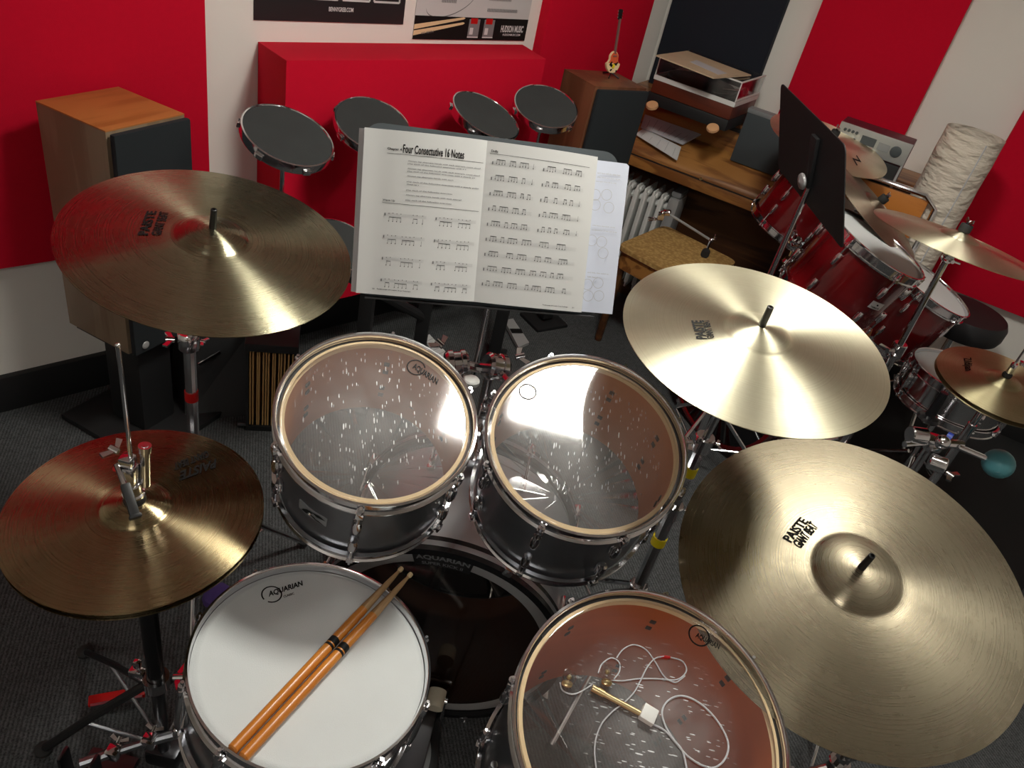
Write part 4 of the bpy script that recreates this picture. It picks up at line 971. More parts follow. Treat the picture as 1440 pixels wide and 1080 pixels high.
s1,Ts1,w1_,d1_=spk('loudspeaker','large cherry-veneered loudspeaker on a low black stand at the far left',[(p.x,p.y) for p in P1],.36,1.0,'cherryshade','cherry',None)
print('spk1',w1_,d1_)
t=thing('speaker_stand','low black stand with a base plate under the left loudspeaker','speaker stand',Ts1@Matrix.Translation((w1_/2,d1_/2,-.36)))
TT=ROOTM[t.name]
b=MB(TT); b.box((0,0,.352),(w1_*.9,d1_*.9,.012)); b.build('top_plate','blackm',t)
b=MB(TT); b.box((0,0,.18),(.12,.14,.336),bev=.01); b.build('column','blackm',t)
b=MB(TT); b.box((0,0,.010),(w1_+.08,d1_+.10,.020),bev=.003); b.build('base_plate','blackm',t)
b=MB(Ts1); b.sph((w1_*.15,-.012,.03),.012,14,sc=(1,.3,1)); b.build('badge','lgrey',s1,label='small round badge on the grille')
zt=1.08; P2=[at_z(841,124,zt),at_z(913,127,zt)]; fx=(P2[1]-P2[0]).normalized(); fy=Vector((-fx.y,fx.x,0)); dd=.215
P2=[P2[0],P2[1],P2[1]+fy*dd,P2[0]+fy*dd]
s2,Ts2,w2_,d2_=spk('loudspeaker','walnut loudspeaker with a dark grille in the corner, carrying the miniature guitar',[(p.x,p.y) for p in P2],.50,zt,'walnut','walnut',None)
print('spk2',w2_,d2_,Ts2.translation)
t=thing('speaker_stand','tall black stand with a square foot plate under the walnut loudspeaker','speaker stand',Ts2@Matrix.Translation((w2_/2,d2_/2,-.50)))
TT=ROOTM[t.name]; fc=TT.inverted()@at_z(790,472,0)
b=MB(TT); b.box((0,0,.494),(w2_*.8,d2_*.8,.010)); b.build('top_plate','blackm',t)
b=MB(TT); b.box((0,0,.26),(.055,.055,.46),bev=.004); b.build('column','blackm',t)
b=MB(TT); b.box((0,0,.008),(.17,.15,.016),bev=.004); b.build('base_plate','blackm',t)
# miniature guitar
g=at_z(858,108,zt+.001); TG=frame(Vector((g.x,g.y,zt)),(0,0,1),fx)@Matrix.Scale(1.28,4)
t=thing('miniature_guitar','miniature electric guitar with a painted body standing on the walnut loudspeaker','ornament',TG)
def outl(s=1):
    pts=[]
    for k in range(48):
        a=2*pi*k/48; y=sin(a); x=cos(a)
        w=.026 if y<0 else .020-.002*y; r=w*x*(1-.22*math.exp(-((y-.25)/.22)**2)); pts.append((r*s,.030+.030*y*s))
    return pts
TGb=TG@Matrix.Translation((0,0,.012))@Matrix.Rotation(radians(80),4,'X')
b=MB(TGb); b.prism(outl(),.008,Matrix.Translation((0,0,-.004))); b.build('body','edge',t)
b=MB(TGb); pts=[p for p in outl(.93) if p[1]>.030]; b.prism(pts+[(-.022,.028),(.022,.028)][:2],.001,Matrix.Translation((0,0,.004))); b.build('upper_paint',mat('orange_paint',srgb(215,90,50),.35),t)
b=MB(TGb)
for k in range(16):
    rr=random.Random(k); x=rr.uniform(-.015,.015); y=rr.uniform(.006,.03); K=5; ph=rr.random()*6
    b.prism([(x+.0045*cos(ph+2*pi*i/K)*rr.uniform(.5,1),y+.0045*sin(ph+2*pi*i/K)*rr.uniform(.5,1)) for i in range(K)],.0012,Matrix.Translation((0,0,.004)))
b.build('painted_pattern','ink',t)
b=MB(TGb); b.prism([(-.004,.015),(.004,.013),(.006,.024),(-.003,.026)],.0014,Matrix.Translation((0,0,.004))); b.build('yellow_patch','yellow',t)
b=MB(TGb); b.box((0,.10,.003),(.006,.095,.005)); b.box((0,.047,.0062),(.012,.004,.002)); b.build('neck',mat('neck_wood',srgb(120,84,80),.5),t)
b=MB(TGb); b.box((0,.158,.001),(.013,.028,.005),bev=.002); hd=b.build('headstock','ink',t)
for s in(-1,1):
    for k in range(3): b=MB(TGb); b.sph((s*.0085,.150+k*.008,.001),.0016,8); b.build('tuning_peg','chrome',hd)
b=MB(TG); b.tube([(-.02,-.018,.002),(0,.0,.014),(.02,-.018,.002)],.0022); b.tube([(0,0,.014),(-.0,.035,.002)],.0022); b.build('display_stand','black',t)
# black wedge monitor with a handle
q0=at_z(305,585,0); Tm=frame((-.95,2.02,0),(0,0,1),Vector((.80,.60,0)))
t=thing('wedge_monitor','black wedge-shaped floor monitor with a metal handle beside the left loudspeaker','floor monitor',Tm)
b=MB(Tm); b.hexa([(-.15,-.10,0),(.15,-.13,0),(.15,.16,0),(-.15,.16,0),(-.12,.02,.30),(.12,.02,.30),(.12,.15,.30),(-.12,.15,.30)]); b.build('cabinet','blackm',t)
_h=[at_z(277,512,.20),at_z(279,513,.22),at_z(308,496,.22),at_z(309,493,.20)]
b=MB(); b.tube(_h,.006); b.build('handle','chrome',t)
b=MB(Tm); b.box((-.10,-.02,.24),(.035,.02,.04),bev=.006); b.sph((-.10,-.03,.25),.01,10); b.build('latch','chrome',t)
b=MB(Tm); b.tube([(.0,-.17,.012),(.20,-.20,.012)],.009); b.build('cable_plug','dark_steel',t)
# crate of folders
_q=at_z(382,492,.33); _q.z=0; Tc=frame(_q,(0,0,1),Vector((.93,.30,0))); Tc=Tc@Matrix.Translation((0,.13,0)); print('box',_q)
t=thing('file_box','black open-fronted box packed with tan folders between monitor and left rack tom','file box',Tc)
b=MB(Tc)
b.box((0,0,.010),(.15,.26,.02)); b.build('bottom','blackm',t)
b=MB(Tc); b.box((0,.0,.335),(.16,.27,.03),bev=.006); b.build('lid','blackm',t)
for s in(-1,1): b=MB(Tc); b.box((s*.072,0,.17),(.008,.26,.30)); b.build('side','blackm',t)
b=MB(Tc); b.box((0,.13,.17),(.15,.008,.30)); b.build('back','blackm',t)
for k in range(14):
    T=Tc@Matrix.Translation((-.062+k*.0095,-.002,.022))@Matrix.Rotation(radians(random.uniform(-1.6,1.6)),4,'Z')
    b=MB(T); b.box((0,0,.145),(.0045,.245,.29)); o=b.build('folder','tan'); setk(o,'tan folder edge standing upright in the black file box','folder','tan folders in the black file box')
# ================================================================== PRACTICE PADS
PR0=nA*1.74
tr=thing('pad_rack','black steel rack with diagonal brace behind the toms carrying the practice pads','rack',(PR0.x,PR0.y+.3,0))
padr=.12; pads=[]
def pad(label,u,v,z,r,ncam,tag_=None):
    c=at_z(u,v,z) if u>0 else Vector(v); n=Vector(ncam).normalized(); T=frame(c,n); t=thing('practice_pad',label,'practice pad',T,'round practice pads in front of the red bass trap')
    b=MB(T); b.lathe([(0,.004),(r*.95,.004),(r*.955,.002)],seg=64); b.lathe([(r*.955,-.001),(r*.955,-.004),(0,-.004)],seg=64); b.build('rubber_top','charcoal',t)
    b=MB(T); b.lathe([(r*.955,.004),(r*.965,.0065),(r,.0055),(r+.001,-.015),(r-.002,-.022),(r*.955,-.020),(r*.955,.004)],seg=64); b.build('rim','chrome',t)
    b=MB(T); b.lathe([(0,-.018),(r*.955,-.018),(r*.955,-.022),(0,-.022)],seg=48); b.build('base','black',t)
    for k in range(6):
        q=Matrix.Rotation(k*pi/3+.3,4,'Z'); b=MB(T@q); b.box((r+.003,0,-.012),(.006,.022,.014),bev=.002); b.build('rim_clip','chrome',t)
    b=MB(); top=c-n*.02; b.tube([top,top-n*.03-Vector((0,0,.03)),Vector((top.x-n.x*.03,top.y-n.y*.03,.60))],.007); b.build('post','chrome',t)
    return c
n_pad=(.30,-.70,-.62)
c1=pad('leftmost round practice pad with a chrome rim, in front of the white wall',-1,(-.709,1.884,1.015),0,.118,(.306,-.169,.937))
c2=pad('second practice pad from the left, partly behind the left edge of the open book',-1,(-.573,2.192,.992),0,.113,(.25,-.30,.92))
c3=pad('third practice pad from the left, tilted most steeply, behind the top of the book',-1,(-.288,2.482,1.009),0,.118,(.309,-.149,.939))
c4=pad('rightmost practice pad, just left of the walnut loudspeaker',-1,(-.116,2.70,1.024),0,.112,(.086,-.356,.931))
c5=pad('lowest practice pad, mostly hidden behind the upper left crash cymbal',470,345,.78,.10,(.2,-.2,.95))
def rk(p): return Vector((p.x,p.y,.60))
ends=[]
b=MB(); L0=c1+Vector((-.06,-.03,0)); L1=c4+Vector((.05,.02,0)); b.tube([Vector((L0.x,L0.y,.60)),Vector((L1.x,L1.y,.60))],.016); b.build('crossbar','blackm',tr)
for (u,v,ww) in ((514,450,.045),(594,460,.045),(702,465,.05)):
    # intersect pixel ray with the vertical plane through the bar
    d_=Vector((L1.x-L0.x,L1.y-L0.y,0)).normalized(); nrm=Vector((-d_.y,d_.x,0)); p=pln(u,v,Vector((L0.x,L0.y,0)),nrm)
    b=MB(); b.box((p.x,p.y,.30),(ww,.04,.60),bev=.004); b.build('leg','blackm',tr)
    b=MB(); b.box((p.x,p.y,.006),(.10,.12,.012),bev=.003); b.build('foot_plate','blackm',tr); ends.append(p)
b=MB(); b.tube([Vector((ends[0].x-.10,ends[0].y-.10,.58)),Vector((ends[1].x,ends[1].y,.30))],.018); b.build('diagonal_brace','blackm',tr)
q=at_z(578,435,0); b=MB(); b.box((q.x,q.y,.006),(.14,.09,.012)); b.box((q.x,q.y,.16),(.05,.05,.30)); o=b.build('stand_foot','blackm'); setk(o,'short black post on a foot plate on the carpet behind the music stand','stand')
ql=[at_z(*p,.02) for p in ((709,452),(721,450),(744,482),(729,489))]
t=thing('drum_pedal','small silver drum pedal footboard on the carpet below the book','drum pedal',ql[0])
b=MB(); b.hexa([p-Vector((0,0,.012)) for p in ql]+[p+Vector((0,0,.008*(1 if i<2 else .3))) for i,p in enumerate(ql)]); b.build('footboard','lgrey',t)
b=MB(); cc=(ql[0]+ql[1]+ql[2]+ql[3])/4+Vector((0,0,.008)); d1=(ql[3]-ql[0]).normalized(); b.box((0,0,.002),(.03,.05,.003),frame(cc,(0,0,1),d1)); b.build('badge','ink',t)
qs=[at_z(*p,.004) for p in ((594,474),(604,470),(632,500),(620,506))]
b=MB(); b.hexa([p-Vector((0,0,.003)) for p in qs]+qs); b.cur=1
for k in range(4):
    p0=qs[0].lerp(qs[3],.2+.2*k)+Vector((0,0,.0006)); p1=qs[1].lerp(qs[2],.2+.2*k)+Vector((0,0,.0006)); b.tube([p0,p1],.0007,4)
o=b.build('leaflet',['paper','ink']); setk(o,'white printed leaflet on the carpet behind the left rack tom','leaflet')
# ================================================================== ORGAN AND THINGS ON IT   (frame FB: x along wall, y towards wall)
yk=Bz(905,208,.73)[1]; x_l=Bz(905,208,.73)[0]; yt_=Bz(912,142,.93)[1]; xR=Bz(1130,300,.73)[0]
print('organ',x_l,yk,yt_,xR, Bz(1035,190,.93),Bz(980,195,.77), 'amp',Bz(1285,204,1.13),Bz(1258,260,.93),Bz(1183,170,1.13))
t=thing('electric_organ','brown wooden upright piano-organ with a closed lid against the right wall','organ',FB@Matrix.Translation((.7,-.2,0)))
ox0=-.0+.02; ox1=1.42
yk=min(yk,-.36); 
b=MB(FB); b.box(((ox0+ox1)/2,-.115,.83),(ox1-ox0,.21,.20),bev=.004); b.build('upper_case','oak',t)
b=MB(FB); b.box(((ox0+ox1)/2,-.118,.938),(ox1-ox0+.02,.236,.018),bev=.004); b.build('top_board','oak',t)
b=MB(FB); b.box(((ox0+ox1)/2,-.232,.920),(ox1-ox0,.006,.016)); b.build('trim_strip','blackm',t)
b=MB(FB); pr=[(-.21,.800),(-.21,.824),(-.235,.824),(-.27,.812),(yk+.035,.752),(yk+.010,.733),(yk,.716),(yk,.708),(-.21,.708)]
n=len(pr); vs=[(xR*0+x_,y,z) for x_ in (ox0,xR+.02) for y,z in pr]; b.add(vs,[tuple(range(n)),tuple(range(2*n-1,n-1,-1))]+[(i,(i+1)%n,n+(i+1)%n,n+i) for i in range(n)]); lid=b.build('keyboard_lid','oak',t)
b=MB(FB); b.box(((ox0+xR)/2,yk+.004,.705),(xR-ox0,.010,.006)); b.build('lid_gap','blackm',t)
b=MB(FB); b.box(((ox0+xR)/2,yk+.0,.680),(xR-ox0,.022,.044),bev=.004); b.build('key_slip','oak',t)
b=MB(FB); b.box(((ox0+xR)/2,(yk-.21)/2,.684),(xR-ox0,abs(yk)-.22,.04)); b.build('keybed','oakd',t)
b=MB(FB); kx_=Bz(997,236,.745)[0]; b.cyl((kx_,yk-.002,.712),(kx_,yk-.012,.712),.006); b.build('lock','gold',t)
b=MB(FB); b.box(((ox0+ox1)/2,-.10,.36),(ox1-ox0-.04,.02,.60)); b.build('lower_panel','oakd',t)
for x_ in (ox0+.015,ox1-.015): b=MB(FB); b.box((x_,-.11,.47),(.03,.20,.94),bev=.004); b.build('side_panel','oak',t)
b=MB(FB); b.box((xR+.012,(yk-.20)/2,.71),(.03,abs(yk)-.19,.13),bev=.006); b.build('cheek_block','oak',t)
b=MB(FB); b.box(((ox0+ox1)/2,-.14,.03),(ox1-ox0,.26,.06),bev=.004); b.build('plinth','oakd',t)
# turntable
zP=.948
p_l=Bz(921,107,1.065); p_r=Bz(1030,146,1.065); p_b=Bz(1062,113,1.065); print('tt',p_l,p_r,p_b)
tw=max(.36,sqrt((p_r[0]-p_l[0])**2+(p_r[1]-p_l[1])**2)); ang=math.atan2(p_r[1]-p_l[1],p_r[0]-p_l[0]); td=.30
TT_=FB@Matrix.Translation((p_l[0],p_l[1],0))@Matrix.Rotation(ang,4,'Z')
pl=thing('platform','black slab platform with round beech feet under the record player','platform',TT_@Matrix.Translation((0,0,zP)))
b=MB(TT_); b.box((tw/2-.005,td/2,zP+.030),(tw+.01,td,.046),bev=.004); b.build('slab','blackm',pl)
for x_ in (.035,tw-.045):
    b=MB(TT_); b.lathe([(0,0),(.024,0),(.026,.004),(.024,.012),(0,.014)],Matrix.Translation((x_,-.020,zP+.004))@Matrix.Rotation(radians(28),4,'X'),24); b.build('round_foot','beech',pl)
z0=zP+.054
t=thing('record_player','record player with a mahogany plinth and clear lid on top of the organ','record player',TT_@Matrix.Translation((0,0,z0)))
b=MB(TT_); b.box((tw/2,td/2,z0+.026),(tw,td,.052),bev=.003); b.build('plinth','mahog',t)
b=MB(TT_); 
for c_,d_ in (((tw/2,.002,z0+.061),(tw+.006,.006,.018)),((tw/2,td-.002,z0+.061),(tw+.006,.006,.018)),((.0,td/2,z0+.061),(.006,td,.018)),((tw,td/2,z0+.061),(.006,td,.018))): b.box(c_,d_)
b.build('white_trim','white',t)
b=MB(TT_); b.box((tw/2,td/2,z0+.055),(tw-.01,td-.01,.006)); b.build('deck','blackg',t)
b=MB(TT_); b.lathe([(0,0),(.142,0),(.148,.004),(.148,.012),(.142,.016),(.02,.016),(0,.018)],Matrix.Translation((tw*.42,td*.5,z0+.060)),48); b.build('platter','dark_steel',t)
b=MB(TT_); b.tube([(tw*.88,td*.75,z0+.09),(tw*.88,td*.45,z0+.09),(tw*.74,td*.28,z0+.085)],.004); b.cyl((tw*.88,td*.75,z0+.06),(tw*.88,td*.75,z0+.095),.016); b.build('tonearm','chrome',t)
b=MB(TT_); zl=z0+.072; hl=.075; th=.003
b.box((tw/2,.001,zl+hl/2),(tw,th,hl)); b.box((tw/2,td-.001,zl+hl/2),(tw,th,hl)); b.box((.001,td/2,zl+hl/2),(th,td,hl)); b.box((tw-.001,td/2,zl+hl/2),(th,td,hl)); b.box((tw/2,td/2,zl+hl),(tw,td,th)); b.build('acrylic_lid','acrylic',t)
b=MB(TT_)
for x_ in (.0,tw): b.box((x_,.0,zl+hl/2),(.004,.004,hl)); b.box((x_,td,zl+hl/2),(.004,.004,hl))
b.box((tw/2,0,zl+hl+.001),(tw,.005,.005)); b.box((tw,td/2,zl+hl+.001),(.005,td,.005)); b.box((tw,td/2,zl+.004),(.005,td,.006)); b.build('lid_edges','white',t)
zs=zl+hl+.0045
cr=[TT_.inverted()@at_z(u,v,zs) for u,v in ((922,79),(1003,111),(1056,107),(966,73))]
t=thing('record_sleeve','worn beige record sleeve lying on the record player lid','record sleeve',TT_@Matrix.Translation((0,0,zs)))
b=MB(TT_); b.prism([(p.x,p.y) for p in cr],.005,Matrix.Translation((0,0,zs))); b.build('sleeve','sleeve',t)
b=MB(TT_); m_=[cr[0].lerp(cr[1],.5).lerp(cr[3].lerp(cr[2],.5),k) for k in(.3,.75)]; 
b.prism([(p.x,p.y) for p in (cr[0].lerp(cr[2],.35),cr[1].lerp(cr[0],.12).lerp(cr[2],.25),cr[2].lerp(cr[1],.4).lerp(cr[0],.12),cr[3].lerp(cr[1],.38))],.0008,Matrix.Translation((0,0,zs+.005))); b.build('label_panel','paper2',t,label='pale label panel')
# sheets on the lid
def quad(name,pts,z,h,mats,label,cat,lines=0,group=None,back=()):
    nl_=(FB.to_3x3()@Vector((0,-.079,.12))).normalized(); p0_=FB@Vector((0,-.27,.813))+nl_*z
    P=[pln(u,v,p0_,nl_) for u,v in pts]; print('quad',[tuple(round(c,3) for c in FB.inverted()@p) for p in P])
    b=MB(); b.hexa(P+[p+nl_*h for p in P]); b.cur=1
    for k in range(lines):
        f=.12+.76*k/max(1,lines-1); a=P[0].lerp(P[3],f)+Vector((0,0,h+.0008)); c_=P[1].lerp(P[2],f)+Vector((0,0,h+.0008)); 
        b.tube([a.lerp(c_,.1),a.lerp(c_,.1+.6*random.uniform(.7,1.3))],.0011,4)
    o=b.build(name,mats); setk(o,label,cat,group); return o
quad('sheet_music',((893,189),(905,181),(958,207),(952,226)),.002,.002,['paper','inkl'],'white sheet lying lowest on the organ lid, beside the walnut loudspeaker','sheet of paper',5)
quad('music_booklet',((901,180),(907,162),(986,190),(960,204)),.008,.006,['paper2','inkg'],'grey printed booklet leaning above the white sheet on the organ lid','booklet',7)
# dark upright box
yq=-.288; _p=FB.inverted()@pln(1030,214,CN+nB*(-yq),nB); xb0=_p.x
bt=thing('storage_box','dark grey upright box standing on the organ lid behind the second music stand','box',FB@Matrix.Translation((xb0,yq,.806)))
TBx=FB@Matrix.Translation((xb0,yq,.806))
b=MB(TBx); b.box((.14,.027,.105),(.28,.052,.208),bev=.004); b.build('body','dgrey',bt); b=MB(TBx); b.box((.14,.029,.218),(.285,.058,.02),bev=.005); b.build('lid','grey',bt)
# amplifier
za_=.95; ha=.185
ax1,ay1=Bz(1285,204,za_+ha); ax0,ay0=Bz(1184,170,za_+ha); 
aw=sqrt((ax1-ax0)**2+(ay1-ay0)**2); aang=math.atan2(ay1-ay0,ax1-ax0); print('amp w',aw,aang,ax0,ay0,ax1,ay1)
TAm=FB@Matrix.Translation((ax0,ay0,za_))@Matrix.Rotation(aang,4,'Z')
t=thing('amplifier','silver-fronted portable amplifier with knobs and black grille in front of the red panel','amplifier',TAm)
ad=.12
b=MB(TAm); b.box((aw/2,ad/2+.004,ha/2),(aw,ad,ha),bev=.004); b.build('case','maroon',t)
b=MB(TAm); b.box((aw/2,.0,ha*.78),(aw,.01,ha*.44),bev=.002); fp_=b.build('faceplate','silver_panel',t)
b=MB(TAm); b.box((aw/2,-.001,ha*.28),(aw*.92,.008,ha*.50),bev=.002); b.build('grille','blackm',t)
for k in range(26): pass
b=MB(TAm); 
for x_ in (.004,aw-.004): b.box((x_,-.001,ha*.28),(.008,.012,ha*.56))
b.box((aw/2,-.001,.004),(aw,.012,.008)); b.build('frame','lgrey',t)
for k in range(4):
    for r in range(2):
        b=MB(TAm@Matrix.Translation((aw*(.09+.055*k),-.005,ha*(.88-.14*r)))@Matrix.Rotation(pi/2,4,'X')); b.lathe([(0,0),(.0055,0),(.005,.008),(0,.008)],seg=14); b.build('knob','dgrey',t)
b=MB(TAm); b.box((aw*.44,-.006,ha*.80),(aw*.20,.004,ha*.16)); b.build('display','dgrey',t)
b=MB(TAm); b.box((aw*.66,-.006,ha*.78),(aw*.16,.004,ha*.14)); b.build('meter','grey',t)
b=MB(TAm@Matrix.Translation((aw*.83,-.005,ha*.78))@Matrix.Rotation(pi/2,4,'X')); b.lathe([(0,0),(.020,0),(.020,.004),(.012,.008),(0,.008)],seg=28); b.build('dial','dgrey',t)
# chair behind the second kit
_c=FB.inverted()@pln(1238,286,CN+nB*.50,nB); TCh=FB@Matrix.Translation((_c.x,-.50,_c.z-.80)); print('chair',_c); 
t=thing('chair','plywood chair with a bent chrome tube frame behind the red kit','chair',TCh)
b=MB(TCh); b.box((0,0,.79),(.30,.014,.15),bev=.02); b.build('backrest','ply',t)
b=MB(TCh); b.tube([(-.19,.02,.45),(-.18,-.01,.85),(-.13,-.012,.885),(.13,-.012,.885),(.18,-.01,.85),(.19,.02,.45)],.010); b.build('back_tube','chrome',t)
b=MB(TCh); b.box((0,-.20,.45),(.36,.36,.016),bev=.03); b.build('seat','ply',t)
for x_ in(-1,1):
    for y_ in (.0,-.36): b=MB(TCh); b.tube([(x_*.18,y_,.45),(x_*.20,y_+(.03 if y_==0 else -.03),.0)],.010); b.build('leg','chrome',t)
# bench with mottled top + percussion arm
zb=.47; A_=at_z(868,344,zb); B_=at_z(935,316,zb); C_=at_z(1038,368,zb); D_=C_+(A_-B_)
print('bench',A_,B_,C_,D_,(B_-A_).length,(C_-B_).length)
t=thing('bench','low wooden bench with a mottled tan padded top in front of the organ','bench',((A_+C_)/2).xy.to_3d())
cenb=(A_+C_)/2; poly=rounded([(p.x-cenb.x,p.y-cenb.y) for p in (A_,B_,C_,D_)],.05)
ar=sum(poly[i][0]*poly[(i+1)%len(poly)][1]-poly[(i+1)%len(poly)][0]*poly[i][1] for i in range(len(poly)))
if ar<0: poly=poly[::-1]
b=MB(Matrix.Translation((cenb.x,cenb.y,zb-.018))); b.prism(poly,.018); b.build('padded_top','cork',t)
b=MB(Matrix.Translation((cenb.x,cenb.y,zb-.095))); b.prism([(x*.96,y*.96) for x,y in poly],.078); b.build('apron','oak',t)
b=MB(Matrix.Translation((cenb.x,cenb.y,zb-.022))); b.prism([(x*1.003,y*1.003) for x,y in poly],.004); b.build('edge_piping','mahog',t)
for p in (A_,B_,C_,D_):
    q=cenb+(p-cenb)*.84; b=MB(); b.tube([Vector((q.x,q.y,zb-.09)),Vector((q.x,q.y,0))],[.022,.016]); b.build('leg','oakd',t)
t=thing('drum_hardware','chrome rod with clamps and a black rubber end lying on the mottled bench','drum hardware',at_z(965,330,zb))
e0=at_z(921,308,zb+.03)+Vector((0,-.0,0)); e1=at_z(938,299,zb+.10); e2=at_z(1000,338,zb+.03); e3=at_z(992,356,zb+.016); 
b=MB(); b.tube([e1,e2],.0055); b.build('rod','lgrey',t)
b=MB(); collar(b,e1,(1,-.3,.3),.014,.03); b.box(e1.lerp(e0,.5),(.03,.03,.03),bev=.006); wing(b,e0,(0,-1,.5),.018); b.tube([e1,e0,e0+Vector((-.03,-.01,-.01))],.006); b.sph(e1+Vector((-.02,-.02,.0)),.012,12); b.build('clamp','chrome',t)
b=MB(); b.sph(e2,.012,12); wing(b,e2+Vector((.012,0,.014)),(0,0,1),.012); b.tube([e2,e3+Vector((0,0,.01))],.006); b.build('joint','chrome',t)
b=MB(); collar(b,e3,(e2-e3),.018,.034); b.build('rubber_end','rubber',t)
# oil heater
hx,hy=Bz(956,272,.58); THt=FB@Matrix.Translation((hx,hy,0))
print('heater',hx,hy)
t=thing('oil_heater','white oil-filled radiator heater under the organ, behind the bench','heater',THt)
b=MB(THt); b.box((-.0,0,.34),(.055,.13,.46),bev=.02); b.build('control_box','lgrey',t)
b=MB(THt); b.box((-.0,0,.585),(.050,.11,.03),bev=.012); b.build('control_top','grey',t)
for k in range(6):
    x_=-.055-.042*k
    b=MB(THt); b.box((x_,0,.32),(.010,.15,.50),bev=.004); b.box((x_,-.060,.32),(.024,.03,.46),bev=.010); b.box((x_,.0,.545),(.030,.10,.028),bev=.010); b.build('fin','white',t)
b=MB(THt); b.tube([(-.03,0,.50),(-.30,0,.50)],.016); b.build('pipe','white',t)
for x_ in (-.02,-.24): b=MB(THt); b.box((x_,0,.05),(.03,.20,.02)); b.build('foot','black',t)
# ================================================================== PAPER LAMP, THRONE
lc=at_z(1373,187,1.22); rl=.102
t=thing('floor_lamp','tall cylindrical crinkled paper floor lamp against the right wall','floor lamp',(lc.x,lc.y,0))
b=MB(Matrix.Translation((lc.x,lc.y,.03))); prof=[]; N=26
for k in range(N+1): prof.append((rl*(1+.012*sin(k*1.9)),1.19*k/N))
b.lathe(prof+[(r-.002,z) for r,z in reversed(prof)]+[prof[0]],seg=64); b.build('paper_shade','lampp',t)
b=MB(Matrix.Translation((lc.x,lc.y,0))); b.lathe([(0,0),(.10,0),(.10,.02),(0,.02)],seg=32); b.cyl((0,0,.02),(0,0,1.17),.006); b.tube([(-rl*.97,0,1.19),(0,0,1.175),(rl*.97,0,1.19)],.002,6); b.box((0,0,1.18),(.02,.02,.015)); b.build('wire_frame','blackm',t)
b=MB(Matrix.Translation((lc.x,lc.y,0))); b.box((cos(-1.5)*rl*1.005,sin(-1.5)*rl*1.005,.62),(.004,.004,1.17)); b.build('seam','paper2',t)
tc_=Vector((1.70,2.93,.60))
t=thing('drum_throne','round black padded drum throne beside the red wall panel','stool',(tc_.x,tc_.y,0))
b=MB(Matrix.Translation((tc_.x,tc_.y,.50))); b.lathe([(0,.0),(.13,0),(.155,.01),(.162,.03),(.162,.07),(.150,.092),(.08,.100),(0,.101)],seg=48); b.build('seat_cushion','leather',t)
b=MB(); b.cyl((tc_.x,tc_.y,.10),(tc_.x,tc_.y,.50),.014); b.build('post','chrome',t)
tripod(t,Vector((tc_.x,tc_.y,0)),.25,.24,.3,brace=False)
# ================================================================== RED KIT
nT2=(RC@Vector((.47,-.66,-.58))).normalized()
def cyl_hit(T,R_,u,v):
    Ti=T.inverted(); a=Ti@O; d=(Ti.to_3x3()@ray(u,v)); A=d.x**2+d.y**2; B=a.x*d.x+a.y*d.y; Cc=a.x**2+a.y**2-R_*R_; D=B*B-A*Cc
    if D<0: return None
    k=(-B-sqrt(D))/A; p=a+d*k; return math.atan2(p.y,p.x),p.z
def red_tom(label,u,v,z,R,dep,n,a0=.3,headm='coated',badge=None,nl=6,parent_kit=None):
    c=at_z(u,v,z); t,T=drum('rack_tom',label,c,n,R,dep,'shellred','maple',nl,a0,mm_head=headm,sep=True,bolts=False)
    if badge:
        _h=cyl_hit(T,R-.011,*badge); print('badge',_h); ab,zb_=_h if _h else (0,-dep/2); Rb=R-.011
        b=MB(T)
        def os(x,y,off): a=ab+x/Rb; r=Rb+off; return (r*cos(a),r*sin(a),zb_+y)
        K=6; W=.027; Hh=.013
        for k in range(K):
            x0=-W+2*W*k/K; x1=-W+2*W*(k+1)/K
            b.add([os(x0,-Hh,.002),os(x1,-Hh,.002),os(x1,Hh,.002),os(x0,Hh,.002)],[(0,1,2,3)])
        b.cur=1; put_text(b,'YAMAHA',lambda x,y:os(x,y,.0027),(-.020,-.0095),(.040,0),(0,.006)); b.sph(os(0,.004,.003),.003,8)
        b.build('badge',['wink','ink'],t,label='small white rectangular badge')
    return c,T
cA2,TA2=red_tom('red lacquered tom with a small white badge on the second kit',1238,341,.965,.168,.26,nT2,a0=.2,badge=(1232,430))
cB2,TB2=red_tom('dark red tom of the second kit nearest the black throne',1308,398,.74,.178,.27,nT2,a0=.5)
cC2,TC2=red_tom('red tom of the second kit hidden behind the black music stand',1160,262,.93,.165,.22,nT2,a0=.1)
ck=at_z(1072,520,.29); axk=Vector((.80,.60,0)); TK2=frame(ck-axk*.2,-axk,(.6,-.8,0))
t=thing('bass_drum','red lacquered bass drum of the second kit with a black front head','bass drum',(ck.x,ck.y,0)); R2=.28
b=MB(TK2); b.lathe([(R2-.012,-.02),(R2-.012,-.40),(R2-.02,-.40),(R2-.02,-.02),(R2-.012,-.02)],seg=96); b.build('shell','shellred',t)
for nm,z0 in (('front_hoop',0),('batter_hoop',-.40)):
    b=MB(TK2); b.lathe([(R2-.014,z0+.002),(R2,z0),(R2,z0-.04),(R2-.014,z0-.04),(R2-.014,z0+.002)],seg=96); b.build(nm,'shellred',t)
b=MB(TK2); b.lathe([(0,-.01),(R2-.014,-.008)],seg=64); b.build('front_head','blackg',t)
b=MB(TK2); b.lathe([(0,-.43),(R2-.014,-.43)],seg=64); b.build('batter_head','coated',t)
for k in range(8):
    a=.2+2*pi*k/8; q=Matrix.Rotation(a,4,'Z')
    b=MB(TK2@q); b.box((R2-.004,0,-.21),(.016,.02,.16),bev=.006); b.cyl((R2+.006,0,.004),(R2+.006,0,-.425),.003,seg=8); b.box((R2+.006,0,-.018),(.022,.024,.04),bev=.006); b.box((R2+.006,0,-.40),(.022,.024,.04),bev=.006); b.build('lug','chrome',t)
